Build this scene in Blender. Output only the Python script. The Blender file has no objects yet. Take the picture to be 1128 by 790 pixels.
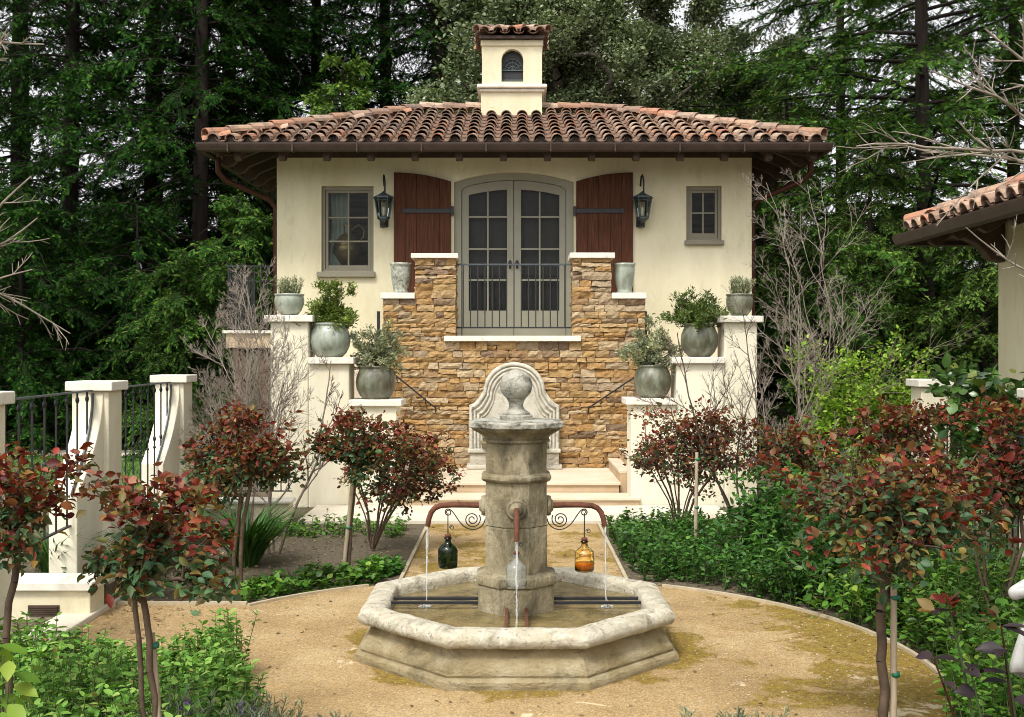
import bpy, bmesh, math, random
import numpy as np
from mathutils import Vector, Matrix, Quaternion

SC = bpy.context.scene
COL = SC.collection
R = math.radians
F, CX, HY, EYE = 1200.0, 564.0, 388.0, 2.1      # focal length and optical axis of the photograph in its pixels

# ------------------------------------------------------------------ camera
cam_d = bpy.data.cameras.new('camera'); cam = bpy.data.objects.new('camera', cam_d); COL.objects.link(cam)
cam_d.sensor_width = 36; cam_d.lens = 36 * F / 1128; cam_d.shift_y = -7 / 1128
cam_d.clip_start = 0.05; cam_d.clip_end = 500
cam.location = (0, 0, EYE); cam.rotation_euler = (R(90), 0, 0)
SC.camera = cam

# ------------------------------------------------------------------ overcast sky, weak soft sun
SUN_EL, SUN_AZ = R(56), R(205)
w = bpy.data.worlds.new('World'); SC.world = w; w.use_nodes = True
nt = w.node_tree; nt.nodes.clear()
sky = nt.nodes.new('ShaderNodeTexSky'); sky.sky_type = 'NISHITA'; sky.sun_disc = False
sky.sun_elevation = SUN_EL; sky.sun_rotation = SUN_AZ; sky.air_density = 1.0; sky.dust_density = 4.0; sky.ozone_density = 1.0
hs = nt.nodes.new('ShaderNodeHueSaturation'); hs.inputs['Saturation'].default_value = 0.06
bg = nt.nodes.new('ShaderNodeBackground'); bg.inputs['Strength'].default_value = 0.14
wo = nt.nodes.new('ShaderNodeOutputWorld')
nt.links.new(sky.outputs[0], hs.inputs['Color']); nt.links.new(hs.outputs[0], bg.inputs['Color']); nt.links.new(bg.outputs[0], wo.inputs[0])
sd = bpy.data.lights.new('sun', 'SUN'); sd.energy = 1.45; sd.angle = R(11); sd.color = (1.0, 0.95, 0.86)
sun = bpy.data.objects.new('sun', sd); COL.objects.link(sun)
sv = Vector((math.sin(SUN_AZ) * math.cos(SUN_EL), math.cos(SUN_AZ) * math.cos(SUN_EL), math.sin(SUN_EL)))
sun.rotation_euler = (-sv).to_track_quat('-Z', 'Y').to_euler(); sun.location = sv * 60
vs = SC.view_settings
SC.display_settings.display_device = 'sRGB'; vs.view_transform = 'Standard'; vs.look = 'None'; vs.gamma = 1; vs.use_curve_mapping = False
vs.exposure = 0.93
SC.cycles.max_bounces = 8; SC.cycles.diffuse_bounces = 4; SC.cycles.glossy_bounces = 4
SC.cycles.transmission_bounces = 8; SC.cycles.transparent_max_bounces = 8
SC.cycles.use_denoising = True; SC.cycles.filter_width = 1.0

# ------------------------------------------------------------------ helpers
def wx(px, Y): return (px - CX) * Y / F
def wz(py, Y): return EYE + (HY - py) * Y / F

def thing(name, label, cat, loc=(0, 0, 0), group=None):
    o = bpy.data.objects.new(name, None); COL.objects.link(o); o.location = loc; o.empty_display_size = .2
    o['label'] = label; o['category'] = cat
    if group: o['group'] = group
    return o
def tag(o, label, cat, group=None):
    o['label'] = label; o['category'] = cat
    if group: o['group'] = group
    return o
def kind(o, k, label=None, cat=None):
    o['kind'] = k
    if label: o['label'] = label
    if cat: o['category'] = cat
    return o
def link(name, me, parent=None, mats=None, bevel=0, smooth=False):
    o = bpy.data.objects.new(name, me); COL.objects.link(o)
    if mats is not None:
        for m in (mats if isinstance(mats, (list, tuple)) else [mats]): me.materials.append(m)
    if parent is not None:
        o.parent = parent
        M = Matrix.Identity(4); p = parent
        while p is not None:
            M = M @ Matrix.Translation(-p.location); p = p.parent
        o.matrix_parent_inverse = M if parent.type == 'EMPTY' else Matrix.Identity(4)
    if smooth: me.polygons.foreach_set('use_smooth', [True] * len(me.polygons))
    if bevel:
        b = o.modifiers.new('edge', 'BEVEL'); b.width = bevel; b.segments = 2; b.limit_method = 'ANGLE'; b.angle_limit = R(38)
    return o
def copy_thing(o, loc, rz=0, sc=1, label=None):
    c = o.copy(); COL.objects.link(c); c.location = loc; c.rotation_euler = (0, 0, rz)
    c.scale = (sc, sc, sc) if not isinstance(sc, tuple) else sc
    if label: c['label'] = label
    for ch in list(o.children):
        d = ch.copy(); COL.objects.link(d); d.parent = c
        for g in list(ch.children):
            e = g.copy(); COL.objects.link(e); e.parent = d
    return c

class MB:
    def __init__(s): s.v = []; s.f = []; s.sm = []; s.mi = []
    def add(s, vs, fs, smooth=False, m=0):
        b = len(s.v); s.v += [tuple(v) for v in vs]
        for f in fs: s.f.append(tuple(b + i for i in f)); s.sm.append(smooth); s.mi.append(m)
    def box(s, x0, x1, y0, y1, z0, z1, m=0):
        s.add([(x0,y0,z0),(x1,y0,z0),(x1,y1,z0),(x0,y1,z0),(x0,y0,z1),(x1,y0,z1),(x1,y1,z1),(x0,y1,z1)],
              [(0,3,2,1),(4,5,6,7),(0,1,5,4),(1,2,6,5),(2,3,7,6),(3,0,4,7)], False, m)
    def bar(s, a, b, wd, ht, m=0, up=(0,0,1)):
        a = Vector(a); b = Vector(b); d = (b - a).normalized(); u = Vector(up)
        sx = d.cross(u); sx = sx.normalized() if sx.length > 1e-5 else Vector((1,0,0)); uu = sx.cross(d).normalized()
        q = []
        for p in (a, b):
            for i, j in ((-1,-1),(1,-1),(1,1),(-1,1)): q.append(p + sx*(i*wd/2) + uu*(j*ht/2))
        s.add(q, [(0,1,2,3),(7,6,5,4),(0,4,5,1),(1,5,6,2),(2,6,7,3),(3,7,4,0)], False, m)
    def tube(s, pts, r, n=8, m=0, cap=True):
        pts = [Vector(p) for p in pts]; k = len(pts)
        rr = r if isinstance(r, (list, tuple)) else [r]*k
        t = [(pts[min(i+1,k-1)] - pts[max(i-1,0)]).normalized() for i in range(k)]
        a = t[0].orthogonal().normalized(); q = []
        for i in range(k):
            if i: a = (t[i-1].rotation_difference(t[i]) @ a)
            a = (a - t[i]*a.dot(t[i])).normalized(); b = t[i].cross(a)
            for j in range(n):
                an = 2*math.pi*j/n; q.append(pts[i] + (a*math.cos(an) + b*math.sin(an))*rr[i])
        fs = []
        for i in range(k-1):
            for j in range(n):
                fs.append((i*n+j, i*n+(j+1)%n, (i+1)*n+(j+1)%n, (i+1)*n+j))
        s.add(q, fs, True, m)
        if cap:
            s.add(q[:n], [tuple(range(n))[::-1]], False, m); s.add(q[-n:], [tuple(range(n))], False, m)
    def lathe(s, prof, n=24, c=(0,0,0), ph=0.0, smooth=True, m=0, cap=True):
        q = []
        for r, z in prof:
            for j in range(n):
                an = ph + 2*math.pi*j/n; q.append((c[0]+r*math.cos(an), c[1]+r*math.sin(an), c[2]+z))
        fs = []; k = len(prof)
        for i in range(k-1):
            for j in range(n): fs.append((i*n+j, i*n+(j+1)%n, (i+1)*n+(j+1)%n, (i+1)*n+j))
        if cap:
            fs.append(tuple(range(n))[::-1]); fs.append(tuple(range((k-1)*n, k*n)))
        s.add(q, fs, smooth, m)
    def octa(s, prof, c=(0,0,0), m=0, cap=True):
        k = 1/math.cos(math.pi/8)
        s.lathe([(r*k, z) for r, z in prof], 8, c, math.pi/8, False, m, cap)
    def prism(s, out, y0, y1, m=0):
        n = len(out)                                # outline in x,z
        s.add([(x,y0,z) for x,z in out] + [(x,y1,z) for x,z in out],
              [tuple(range(n)), tuple(range(n,2*n))[::-1]] + [(i, n+i, n+(i+1)%n, (i+1)%n) for i in range(n)], False, m)
    def prismx(s, out, x0, x1, m=0):
        n = len(out)                                # outline in y,z
        s.add([(x0,y,z) for y,z in out] + [(x1,y,z) for y,z in out],
              [tuple(range(n))[::-1], tuple(range(n,2*n))] + [(i, (i+1)%n, n+(i+1)%n, n+i) for i in range(n)], False, m)
    def mesh(s, name):
        me = bpy.data.meshes.new(name); me.from_pydata(s.v, [], s.f)
        me.polygons.foreach_set('use_smooth', s.sm); me.polygons.foreach_set('material_index', s.mi)
        bm = bmesh.new(); bm.from_mesh(me); bmesh.ops.recalc_face_normals(bm, faces=bm.faces[:]); bm.to_mesh(me); bm.free()
        return me
    def build(s, name, mats, parent=None, bevel=0):
        return link(name, s.mesh(name), parent, mats, bevel)

def np_mesh(name, V, Fs, smooth=False):
    """V (n,3); Fs list of integer arrays (m,k)"""
    me = bpy.data.meshes.new(name); me.vertices.add(len(V)); me.vertices.foreach_set('co', np.asarray(V, np.float32).ravel())
    Fs = [f for f in Fs if len(f)]
    tot = sum(f.size for f in Fs); npoly = sum(len(f) for f in Fs)
    me.loops.add(tot); me.polygons.add(npoly)
    me.loops.foreach_set('vertex_index', np.concatenate([f.ravel() for f in Fs]).astype(np.int32))
    lt = np.concatenate([np.full(len(f), f.shape[1]) for f in Fs]); ls = np.concatenate([[0], np.cumsum(lt)[:-1]])
    me.polygons.foreach_set('loop_start', ls.astype(np.int32)); me.polygons.foreach_set('loop_total', lt.astype(np.int32))
    if smooth: me.polygons.foreach_set('use_smooth', np.ones(npoly, bool))
    me.update(calc_edges=True); me.validate()
    return me
def frames(D, N):
    D = D / (np.linalg.norm(D, axis=1, keepdims=True) + 1e-9)
    Yv = np.cross(N, D); Yv /= (np.linalg.norm(Yv, axis=1, keepdims=True) + 1e-9)
    Z = np.cross(D, Yv)
    return np.stack([D, Yv, Z], axis=2)
def scatter(tv, tfs, P, Rm, S):
    """copies of a template mesh -> V, face arrays"""
    tv = np.asarray(tv, float); n = len(P); k = len(tv)
    S = np.asarray(S, float)
    if S.ndim == 1: S = np.repeat(S[:, None], 3, 1)
    loc = tv[None] * S[:, None, :]
    V = np.einsum('nij,nkj->nki', Rm, loc) + P[:, None, :]
    off = (np.arange(n) * k)[:, None, None]
    return V.reshape(-1, 3), [(np.asarray(f)[None] + off).reshape(-1, np.asarray(f).shape[1]) for f in tfs]
def merge(parts):
    Vs, out, b = [], {}, 0
    for V, Fs in parts:
        for f in Fs:
            if len(f): out.setdefault(f.shape[1], []).append(f + b)
        Vs.append(V); b += len(V)
    return np.concatenate(Vs), [np.concatenate(v) for v in out.values()]
def frusta(P0, P1, R0, R1, n=5):
    D = P1 - P0; A = np.where(np.abs(D[:, 2:3]) > .9*np.linalg.norm(D, axis=1, keepdims=True), np.array([[1., 0, 0]]), np.array([[0., 0, 1]]))
    M = frames(D, A); an = 2*np.pi*np.arange(n)/n
    ring = np.cos(an)[None, :, None]*M[:, None, :, 1] + np.sin(an)[None, :, None]*M[:, None, :, 2]
    V = np.concatenate([P0[:, None] + ring*R0[:, None, None], P1[:, None] + ring*R1[:, None, None]], axis=1)
    i = np.arange(n); q = np.stack([i, (i+1) % n, n+(i+1) % n, n+i], 1)
    off = (np.arange(len(P0))*2*n)[:, None, None]
    return V.reshape(-1, 3), [(q[None]+off).reshape(-1, 4)]

def roughen(o, maxlen=.03, amp=.004, sc=9, sharp=34, rounds=6):
    """cut long edges and wear the surface unevenly"""
    from mathutils import noise as mn
    bm = bmesh.new(); bm.from_mesh(o.data)
    for _ in range(rounds):
        ed = [e for e in bm.edges if e.calc_length() > maxlen and all(len(f.verts) <= 5 for f in e.link_faces)]
        if not ed: break
        bmesh.ops.subdivide_edges(bm, edges=ed, cuts=1, use_grid_fill=True)
    bm.normal_update()
    for v in bm.verts:
        p = v.co*sc; n = mn.fractal(p, 1.0, 2.0, 4); pit = max(0.0, mn.noise(v.co*sc*3.1)-.42)
        v.co += v.normal*(amp*n-amp*5*pit)
    bm.to_mesh(o.data); bm.free(); me = o.data
    me.polygons.foreach_set('use_smooth', [True]*len(me.polygons)); me.set_sharp_from_angle(angle=R(sharp))
    return o
# leaf templates (x along the leaf, length 1)
LEAF2 = (np.array([(0,0,0),(.45,.26,.06),(1,0,-.05),(.45,-.26,.06)]), [np.array([(0,2,1),(0,3,2)])])
LEAF6 = (np.array([(0,0,0),(.18,0,-.015),(.42,0,-.03),(.72,0,-.05),(1,0,-.13),(.16,.15,.02),(.40,.27,.035),(.70,.21,.01),(.90,.085,-.07),(.16,-.15,.02),(.40,-.27,.035),(.70,-.21,.01),(.90,-.085,-.07)]),
         [np.array([(0,1,5),(0,9,1),(4,8,3),(4,3,12)]), np.array([(1,2,6,5),(2,3,7,6),(1,9,10,2),(2,10,11,3)]), np.array([(3,8,7),(3,11,12)])])
LEAFX = (np.array([(0,0,0),(.28,0,-.02),(.65,0,-.03),(1,0,-.10),(.28,.25,.05),(.65,.22,.03),(.28,-.25,.05),(.65,-.22,.03)]),
         [np.array([(0,1,4),(0,6,1),(2,3,5),(2,7,3)]), np.array([(1,2,5,4),(1,6,7,2)])])
def frond(n=5, w=.34):
    v = [(i/n, 0, -.10*(i/n)**2) for i in range(n+1)]; f = []
    for i in range(n):
        wd = w*math.sin(math.pi*(.18+.75*i/n))
        for s in (1, -1):
            v.append((i/n+.30*(1.1-.5*i/n), s*wd, -.05-.10*(i/n)**2)); f.append((i, i+1, len(v)-1) if s < 0 else (i+1, i, len(v)-1))
    return np.array(v), [np.array(f)]
BLADE = (np.array([(0,.03,0),(0,-.03,0),(.4,.035,.0),(.4,-.035,.0),(.75,.025,-.06),(.75,-.025,-.06),(1,0,-.2)]),
         [np.array([(0,1,3,2),(2,3,5,4)]), np.array([(4,5,6)])])

def unit(rng, n):
    d = rng.normal(size=(n, 3)); return d/np.linalg.norm(d, axis=1, keepdims=True)
def blob(rng, n, c, r, power=.45, lump=.25):
    d = unit(rng, n); rad = rng.random(n)**power
    k = 1 + lump*(np.sin(d[:, 0]*4.1+c[0]*3)*np.cos(d[:, 1]*3.7+c[1])+np.sin(d[:, 2]*5+c[0]))
    return np.array(c) + d*np.array(r)*(rad*k)[:, None]
def clumps(rng, c, r, nsub, nper, rs, power=.4, zmin=None):
    """targets gathered in smaller clumps inside an ellipsoid"""
    S = blob(rng, nsub, c, r, power, .2); out = []
    for s in S: out.append(s+unit(rng, nper)*(rng.random((nper, 1))**.5)*np.array([rs, rs, rs*.75])*(.7+.6*rng.random()))
    return np.concatenate(out)
def grow(nodes, targets, rng, first=0, seg=3, bend=.18, up=.12, rtip=.003, expo=.45, far=.15):
    """a branching skeleton: every target is joined to the nearest grown node"""
    n0 = len(nodes); A = np.zeros((n0+len(targets)*seg, 3)); A[:n0] = nodes; par = list(range(-1, n0-1)); cnt = n0
    root = A[n0-1].copy(); dist = np.zeros(len(A)); tips = []
    for t in np.argsort(np.linalg.norm(targets-root, axis=1)):
        T = targets[t]; d = np.linalg.norm(A[first:cnt]-T, axis=1) + far*dist[first:cnt]
        j = first+int(np.argmin(d)); a = A[j].copy(); L = np.linalg.norm(T-a); jit = rng.normal(size=3)*bend*L; prev = j
        for k in range(1, seg+1):
            u = k/seg; A[cnt] = a+(T-a)*u+(jit+np.array([0, 0, up*L]))*math.sin(math.pi*u)*.6
            dist[cnt] = dist[j]+L*u; par.append(prev); prev = cnt; cnt += 1
        tips.append(prev)
    c = np.zeros(cnt); c[tips] = 1
    for i in range(cnt-1, 0, -1):
        if par[i] >= 0: c[par[i]] += c[i]
    rad = rtip*np.maximum(c, 1)**expo; par = np.array(par); ch = np.where(par >= 0)[0]
    return A, par, rad, ch, np.array(tips)
def wood(A, par, rad, ch, n=5, rmin=0):
    p = par[ch]; return frusta(A[p], A[ch], np.minimum(rad[p], rad[ch]*1.35)+rmin, rad[ch]+rmin, n)
def leaves(rng, tips, centre, k, size, tmpl=LEAF6, spread=.06, out=.7, up=.25, tilt=.7, wid=1.0, droop=0):
    P = np.repeat(tips, k, 0); n = len(P)
    D = unit(rng, n)+out*(P-np.array(centre))/(np.linalg.norm(P-np.array(centre), axis=1, keepdims=True)+1e-6)
    D[:, 2] = D[:, 2]*.6+up-droop
    P = P+rng.normal(size=(n, 3))*spread
    N = np.array([0, 0, 1.])+tilt*rng.normal(size=(n, 3))
    s = size*(.6+.7*rng.random(n)); S = np.stack([s, s*wid*(.8+.4*rng.random(n)), s], 1)
    return scatter(tmpl[0], tmpl[1], P, frames(D, N), S)

# ------------------------------------------------------------------ materials
def nodes_of(name):
    m = bpy.data.materials.new(name); m.use_nodes = True; t = m.node_tree; t.nodes.clear()
    o = t.nodes.new('ShaderNodeOutputMaterial'); b = t.nodes.new('ShaderNodeBsdfPrincipled'); t.links.new(b.outputs[0], o.inputs[0])
    return m, t, b, o
def N(t, typ, **kw):
    n = t.nodes.new(typ)
    for k, v in kw.items():
        if k.startswith('i_'): n.inputs[int(k[2:]) if k[2:].isdigit() else k[2:].replace('_', ' ')].default_value = v
        else: setattr(n, k, v)
    return n
def ramp(t, stops, src=None, interp='LINEAR'):
    r = t.nodes.new('ShaderNodeValToRGB'); r.color_ramp.interpolation = interp; e = r.color_ramp.elements
    while len(e) < len(stops): e.new(.5)
    for i, (p, c) in enumerate(stops): e[i].position = p; e[i].color = (*c, 1) if len(c) == 3 else c
    if src is not None: t.links.new(src, r.inputs[0])
    return r
def noise(t, scale, detail=4, rough=.6, vec=None, dist=0):
    n = t.nodes.new('ShaderNodeTexNoise'); n.inputs['Scale'].default_value = scale; n.inputs['Detail'].default_value = detail
    n.inputs['Roughness'].default_value = rough; n.inputs['Distortion'].default_value = dist
    if vec is not None: t.links.new(vec, n.inputs['Vector'])
    return n
def mixc(t, a, b, fac, mode='MIX'):
    m = t.nodes.new('ShaderNodeMix'); m.data_type = 'RGBA'; m.blend_type = mode
    for s, v in ((0, fac), (6, a), (7, b)):
        if hasattr(v, 'is_output') or isinstance(v, bpy.types.NodeSocket): t.links.new(v, m.inputs[s])
        else: m.inputs[s].default_value = v if s == 0 else (*v, 1)
    return m.outputs[2]
def coords(t, scale=(1,1,1)):
    c = t.nodes.new('ShaderNodeTexCoord'); mp = t.nodes.new('ShaderNodeMapping'); mp.inputs['Scale'].default_value = scale
    t.links.new(c.outputs['Object'], mp.inputs[0]); return mp.outputs[0]
def bump(t, b, h, strength=.3, dist=.01):
    n = t.nodes.new('ShaderNodeBump'); n.inputs['Strength'].default_value = strength; n.inputs['Distance'].default_value = dist
    t.links.new(h, n.inputs['Height']); t.links.new(n.outputs[0], b.inputs['Normal']); return n

def surf(name, stops, scale=4, rough=.8, bs=60, bst=.3, bd=.004, stain=None, stscale=1.5, vscale=(1,1,1), metal=0, island=None, spec=.4, detail=6, speck=None):
    """noise-mottled surface; stain = (colour, low, high) for larger weathered patches; island = per-piece colours"""
    m, t, b, o = nodes_of(name); c = coords(t, vscale)
    n1 = noise(t, scale, detail, .62, c); col = ramp(t, stops, n1.outputs[0]).outputs[0]
    if island:
        g = t.nodes.new('ShaderNodeNewGeometry'); r = ramp(t, island, g.outputs['Random Per Island'], 'CONSTANT' if len(island) > 5 else 'LINEAR')
        col = mixc(t, col, r.outputs[0], .62)
    if stain:
        n2 = noise(t, stscale, 8, .68, c, .6); f = ramp(t, [(stain[1], (0,0,0)), (stain[2], (1,1,1))], n2.outputs[0])
        col = mixc(t, col, stain[0], f.outputs[0])
    if speck:                                     # (colour, low, high, scale): small pits and lichen spots
        n3 = noise(t, speck[3], 5, .75, c, .3); f = ramp(t, [(speck[1], (0,0,0)), (speck[2], (1,1,1))], n3.outputs[0]); col = mixc(t, col, speck[0], f.outputs[0])
    t.links.new(col, b.inputs['Base Color']); b.inputs['Roughness'].default_value = rough; b.inputs['Metallic'].default_value = metal
    b.inputs['Specular IOR Level'].default_value = spec
    if bst: bump(t, b, noise(t, bs, 6, .7, c).outputs[0], bst, bd)
    return m
def leafmat(name, cols, rough=.5, tr=.3, big=.5, spec=.35, amount=.55):
    m, t, b, o = nodes_of(name); g = t.nodes.new('ShaderNodeNewGeometry')
    r = ramp(t, cols, g.outputs['Random Per Island']).outputs[0]
    n = noise(t, big, 3, .6, coords(t)); k = ramp(t, [(.3, (1-amount,)*3), (.7, (1+amount*.6,)*3)], n.outputs[0])
    col = mixc(t, r, k.outputs[0], 1.0, 'MULTIPLY')
    t.links.new(col, b.inputs['Base Color']); b.inputs['Roughness'].default_value = rough; b.inputs['Specular IOR Level'].default_value = spec
    tl = t.nodes.new('ShaderNodeBsdfTranslucent'); t.links.new(mixc(t, col, (1.0, 1.0, .55), 1.0, 'MULTIPLY'), tl.inputs[0])
    mx = t.nodes.new('ShaderNodeMixShader'); mx.inputs[0].default_value = tr
    t.links.new(b.outputs[0], mx.inputs[1]); t.links.new(tl.outputs[0], mx.inputs[2]); t.links.new(mx.outputs[0], o.inputs[0])
    return m
def glassy(name, col, rough=.02, ior=1.45):
    m, t, b, o = nodes_of(name); b.inputs['Base Color'].default_value = (*col, 1); b.inputs['Roughness'].default_value = rough
    b.inputs['Transmission Weight'].default_value = 1; b.inputs['IOR'].default_value = ior; return m

M = {}
M['stucco'] = surf('cream_stucco', [(.3, (.57,.515,.345)), (.7, (.70,.645,.46))], 1.6, .92, 14, .35, .012, ((.50,.425,.26), .50, .82), .8, (1,1,.35), speck=((.52,.46,.31), .55, .75, 7))
M['pierstucco'] = surf('pale_stucco', [(.3, (.62,.575,.43)), (.7, (.74,.695,.56))], 1.8, .92, 14, .35, .012, ((.55,.465,.30), .50, .80), 1.2, (1,1,.32), speck=((.56,.50,.36), .56, .76, 8))
M['cap'] = surf('pale_limestone', [(.3, (.60,.56,.47)), (.7, (.74,.70,.61))], 8, .8, 70, .35, .004, ((.34,.31,.25), .58, .8), 5)
M['step'] = surf('cream_step_stone', [(.3, (.52,.43,.31)), (.7, (.62,.54,.42))], 3, .75, 60, .2, .003, ((.60,.40,.24), .5, .8), 1.6)
M['riser'] = surf('buff_riser_stone', [(.3, (.43,.30,.18)), (.7, (.53,.41,.27))], 3, .8, 60, .25, .003, ((.55,.46,.33), .5, .8), 2)
M['ledge'] = surf('golden_ledgestone', [(.25, (.16,.085,.035)), (.5, (.36,.225,.095)), (.75, (.50,.36,.20))], 11, .85, 22, 1.0, .03, ((.15,.10,.06), .56, .74), 9, (1,1,1.8),
    island=[(0, (.40,.255,.105)), (.15, (.47,.325,.165)), (.27, (.36,.20,.068)), (.37, (.53,.42,.265)), (.48, (.43,.275,.105)), (.59, (.28,.17,.085)), (.68, (.40,.22,.07)), (.76, (.46,.37,.24)), (.85, (.33,.27,.19)), (.92, (.16,.115,.085)), (.97, (.10,.078,.072))])
M['mortar'] = surf('dark_joint', [(.3, (.16,.11,.055)), (.7, (.24,.17,.09))], 9, .95, 40, .4)
M['oldstone'] = surf('weathered_limestone', [(.28, (.19,.155,.085)), (.5, (.325,.275,.17)), (.72, (.47,.42,.29))], 5, .95, 30, 1.0, .03, ((.075,.065,.038), .44, .66), 4.2, (1,1,.45), speck=((.05,.046,.032), .60, .72, 26))
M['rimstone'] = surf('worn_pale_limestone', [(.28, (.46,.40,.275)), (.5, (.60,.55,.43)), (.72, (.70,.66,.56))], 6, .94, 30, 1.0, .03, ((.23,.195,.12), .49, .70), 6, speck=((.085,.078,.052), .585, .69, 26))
M['basinstone'] = surf('ochre_stained_limestone', [(.28, (.23,.17,.075)), (.5, (.37,.30,.17)), (.72, (.49,.42,.285))], 4, .95, 30, 1.0, .03, ((.12,.098,.05), .50, .72), 3.2, (1,1,1.6), speck=((.055,.05,.033), .61, .72, 24))
M['capstone'] = surf('lichen_grey_stone', [(.25, (.30,.28,.22)), (.5, (.43,.415,.345)), (.75, (.55,.535,.47))], 11, .95, 40, 1.0, .025, ((.075,.073,.053), .49, .66), 8, speck=((.05,.05,.04), .60, .70, 34))
M['platestone'] = surf('grey_cream_limestone', [(.28, (.40,.37,.29)), (.5, (.54,.51,.42)), (.72, (.64,.61,.53))], 8, .95, 40, 1.0, .02, ((.17,.16,.12), .54, .74), 6, speck=((.10,.095,.075), .63, .73, 30))
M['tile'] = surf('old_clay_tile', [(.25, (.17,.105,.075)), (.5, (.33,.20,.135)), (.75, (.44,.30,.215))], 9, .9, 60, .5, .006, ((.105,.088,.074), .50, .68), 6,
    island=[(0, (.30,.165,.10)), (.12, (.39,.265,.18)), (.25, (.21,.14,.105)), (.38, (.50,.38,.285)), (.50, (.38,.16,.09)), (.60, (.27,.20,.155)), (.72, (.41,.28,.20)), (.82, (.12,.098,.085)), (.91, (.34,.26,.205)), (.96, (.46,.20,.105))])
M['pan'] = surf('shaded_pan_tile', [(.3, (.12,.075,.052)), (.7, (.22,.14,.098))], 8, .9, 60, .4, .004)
M['darkwood'] = surf('dark_eave_wood', [(.3, (.040,.024,.016)), (.7, (.075,.046,.030))], 6, .6, 40, .2, .003, None, 1, (1,1,1))
M['gutter'] = surf('bronze_gutter', [(.3, (.034,.021,.015)), (.7, (.058,.037,.027))], 5, .55, 0, 0, spec=.3)
M['copper'] = surf('old_copper', [(.3, (.045,.018,.012)), (.6, (.075,.028,.018)), (.8, (.035,.024,.019))], 14, .5, 60, .3, .002, metal=.5)
M['rust'] = surf('rusty_iron_pipe', [(.25, (.05,.022,.014)), (.55, (.12,.045,.025)), (.8, (.19,.08,.045))], 22, .8, 90, .5, .003, spec=.25)
M['iron'] = surf('black_iron', [(.3, (.010,.010,.011)), (.7, (.022,.022,.024))], 14, .5, 50, .15, .002)
M['railiron'] = surf('bluish_grey_iron', [(.3, (.045,.055,.065)), (.7, (.075,.085,.095))], 14, .42, 50, .15, .002)
M['verdigris'] = surf('dark_green_bronze', [(.3, (.035,.050,.054)), (.7, (.075,.10,.105))], 10, .45, 50, .2, .002, metal=.3)
M['paint'] = surf('olive_grey_paint', [(.3, (.185,.168,.115)), (.7, (.215,.195,.14))], 3, .55, 40, .08, .001)
M['doorpaint'] = surf('grey_green_paint', [(.3, (.235,.225,.165)), (.7, (.27,.258,.195))], 3, .5, 40, .08, .001)
M['shutter'] = surf('red_brown_boards', [(.22, (.018,.008,.0045)), (.45, (.060,.021,.010)), (.62, (.098,.035,.016)), (.8, (.16,.064,.030))], 6, .65, 16, .4, .003, None, 1, (9,9,.45), spec=.15)
M['marble'] = surf('white_marble', [(.3, (.34,.34,.325)), (.7, (.48,.48,.46))], 6, .6, 40, .2, .003, ((.22,.22,.20), .54, .74), 7)
M['bark'] = surf('redwood_bark', [(.25, (.008,.006,.0045)), (.5, (.019,.0125,.009)), (.75, (.036,.023,.016))], 5, .95, 14, .9, .05, None, 1, (3,3,.25))
M['oakbark'] = surf('grey_bark', [(.3, (.05,.042,.034)), (.7, (.12,.10,.085))], 6, .95, 20, .7, .02, None, 1, (2,2,.5))
M['twig'] = surf('pale_bare_twigs', [(.3, (.15,.122,.092)), (.7, (.34,.29,.235))], 8, .85, 0, 0)
M['darktwig'] = surf('brown_bare_twigs', [(.3, (.085,.062,.048)), (.7, (.17,.13,.10))], 8, .85, 0, 0)
M['cane'] = surf('brown_rose_cane', [(.3, (.055,.034,.022)), (.7, (.12,.08,.05))], 12, .8, 60, .4, .003)
M['stem'] = surf('green_stem', [(.3, (.06,.085,.03)), (.7, (.10,.11,.045))], 8, .7, 0, 0)
M['stake'] = surf('weathered_stake', [(.3, (.27,.21,.14)), (.7, (.42,.35,.25))], 6, .9, 40, .4, .003, None, 1, (4,4,.5))
M['tie'] = surf('green_tape', [(.3, (.008,.10,.05)), (.7, (.012,.14,.075))], 6, .5, 0, 0)
M['celadon'] = surf('celadon_glaze', [(.25, (.16,.185,.14)), (.5, (.275,.31,.25)), (.75, (.41,.435,.37))], 9, .3, 30, .12, .003, ((.14,.13,.075), .52, .78), 5, (1,1,.5), spec=.6)
M['moss_glaze'] = surf('mossy_green_glaze', [(.25, (.075,.082,.048)), (.5, (.145,.155,.105)), (.75, (.26,.275,.205))], 11, .38, 30, .2, .004, ((.065,.048,.022), .46, .68), 7, (1,1,.4), spec=.6)
M['urnglaze'] = surf('mottled_grey_green_glaze', [(.3, (.15,.16,.12)), (.5, (.33,.34,.28)), (.7, (.50,.50,.44))], 22, .45, 40, .35, .006, ((.09,.08,.055), .5, .66), 12)
M['soil'] = surf('bed_soil', [(.25, (.06,.046,.028)), (.5, (.12,.096,.060)), (.75, (.20,.165,.11))], 26, .95, 45, .9, .03, ((.10,.12,.035), .55, .75), 1.6)
M['potsoil'] = surf('dark_soil', [(.3, (.02,.014,.01)), (.7, (.05,.035,.025))], 30, .95, 50, .8, .01)
M['lawn'] = surf('lawn_green', [(.3, (.055,.13,.02)), (.7, (.10,.20,.035))], 20, .9, 90, .8, .03)
M['paving'] = surf('cream_paving', [(.3, (.55,.48,.37)), (.7, (.65,.585,.48))], 2.5, .75, 60, .2, .003, ((.55,.45,.31), .55, .85), 1.5)
M['kerb'] = surf('edging_stone', [(.3, (.34,.28,.18)), (.7, (.46,.39,.27))], 8, .85, 60, .3, .003)
M['brass'] = surf('dull_brass', [(.3, (.22,.15,.06)), (.7, (.36,.26,.12))], 5, .35, 0, 0, metal=.7)
M['curtain'] = surf('pale_curtain', [(.3, (.30,.36,.31)), (.7, (.42,.48,.42))], 4, .9, 0, 0)
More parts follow.
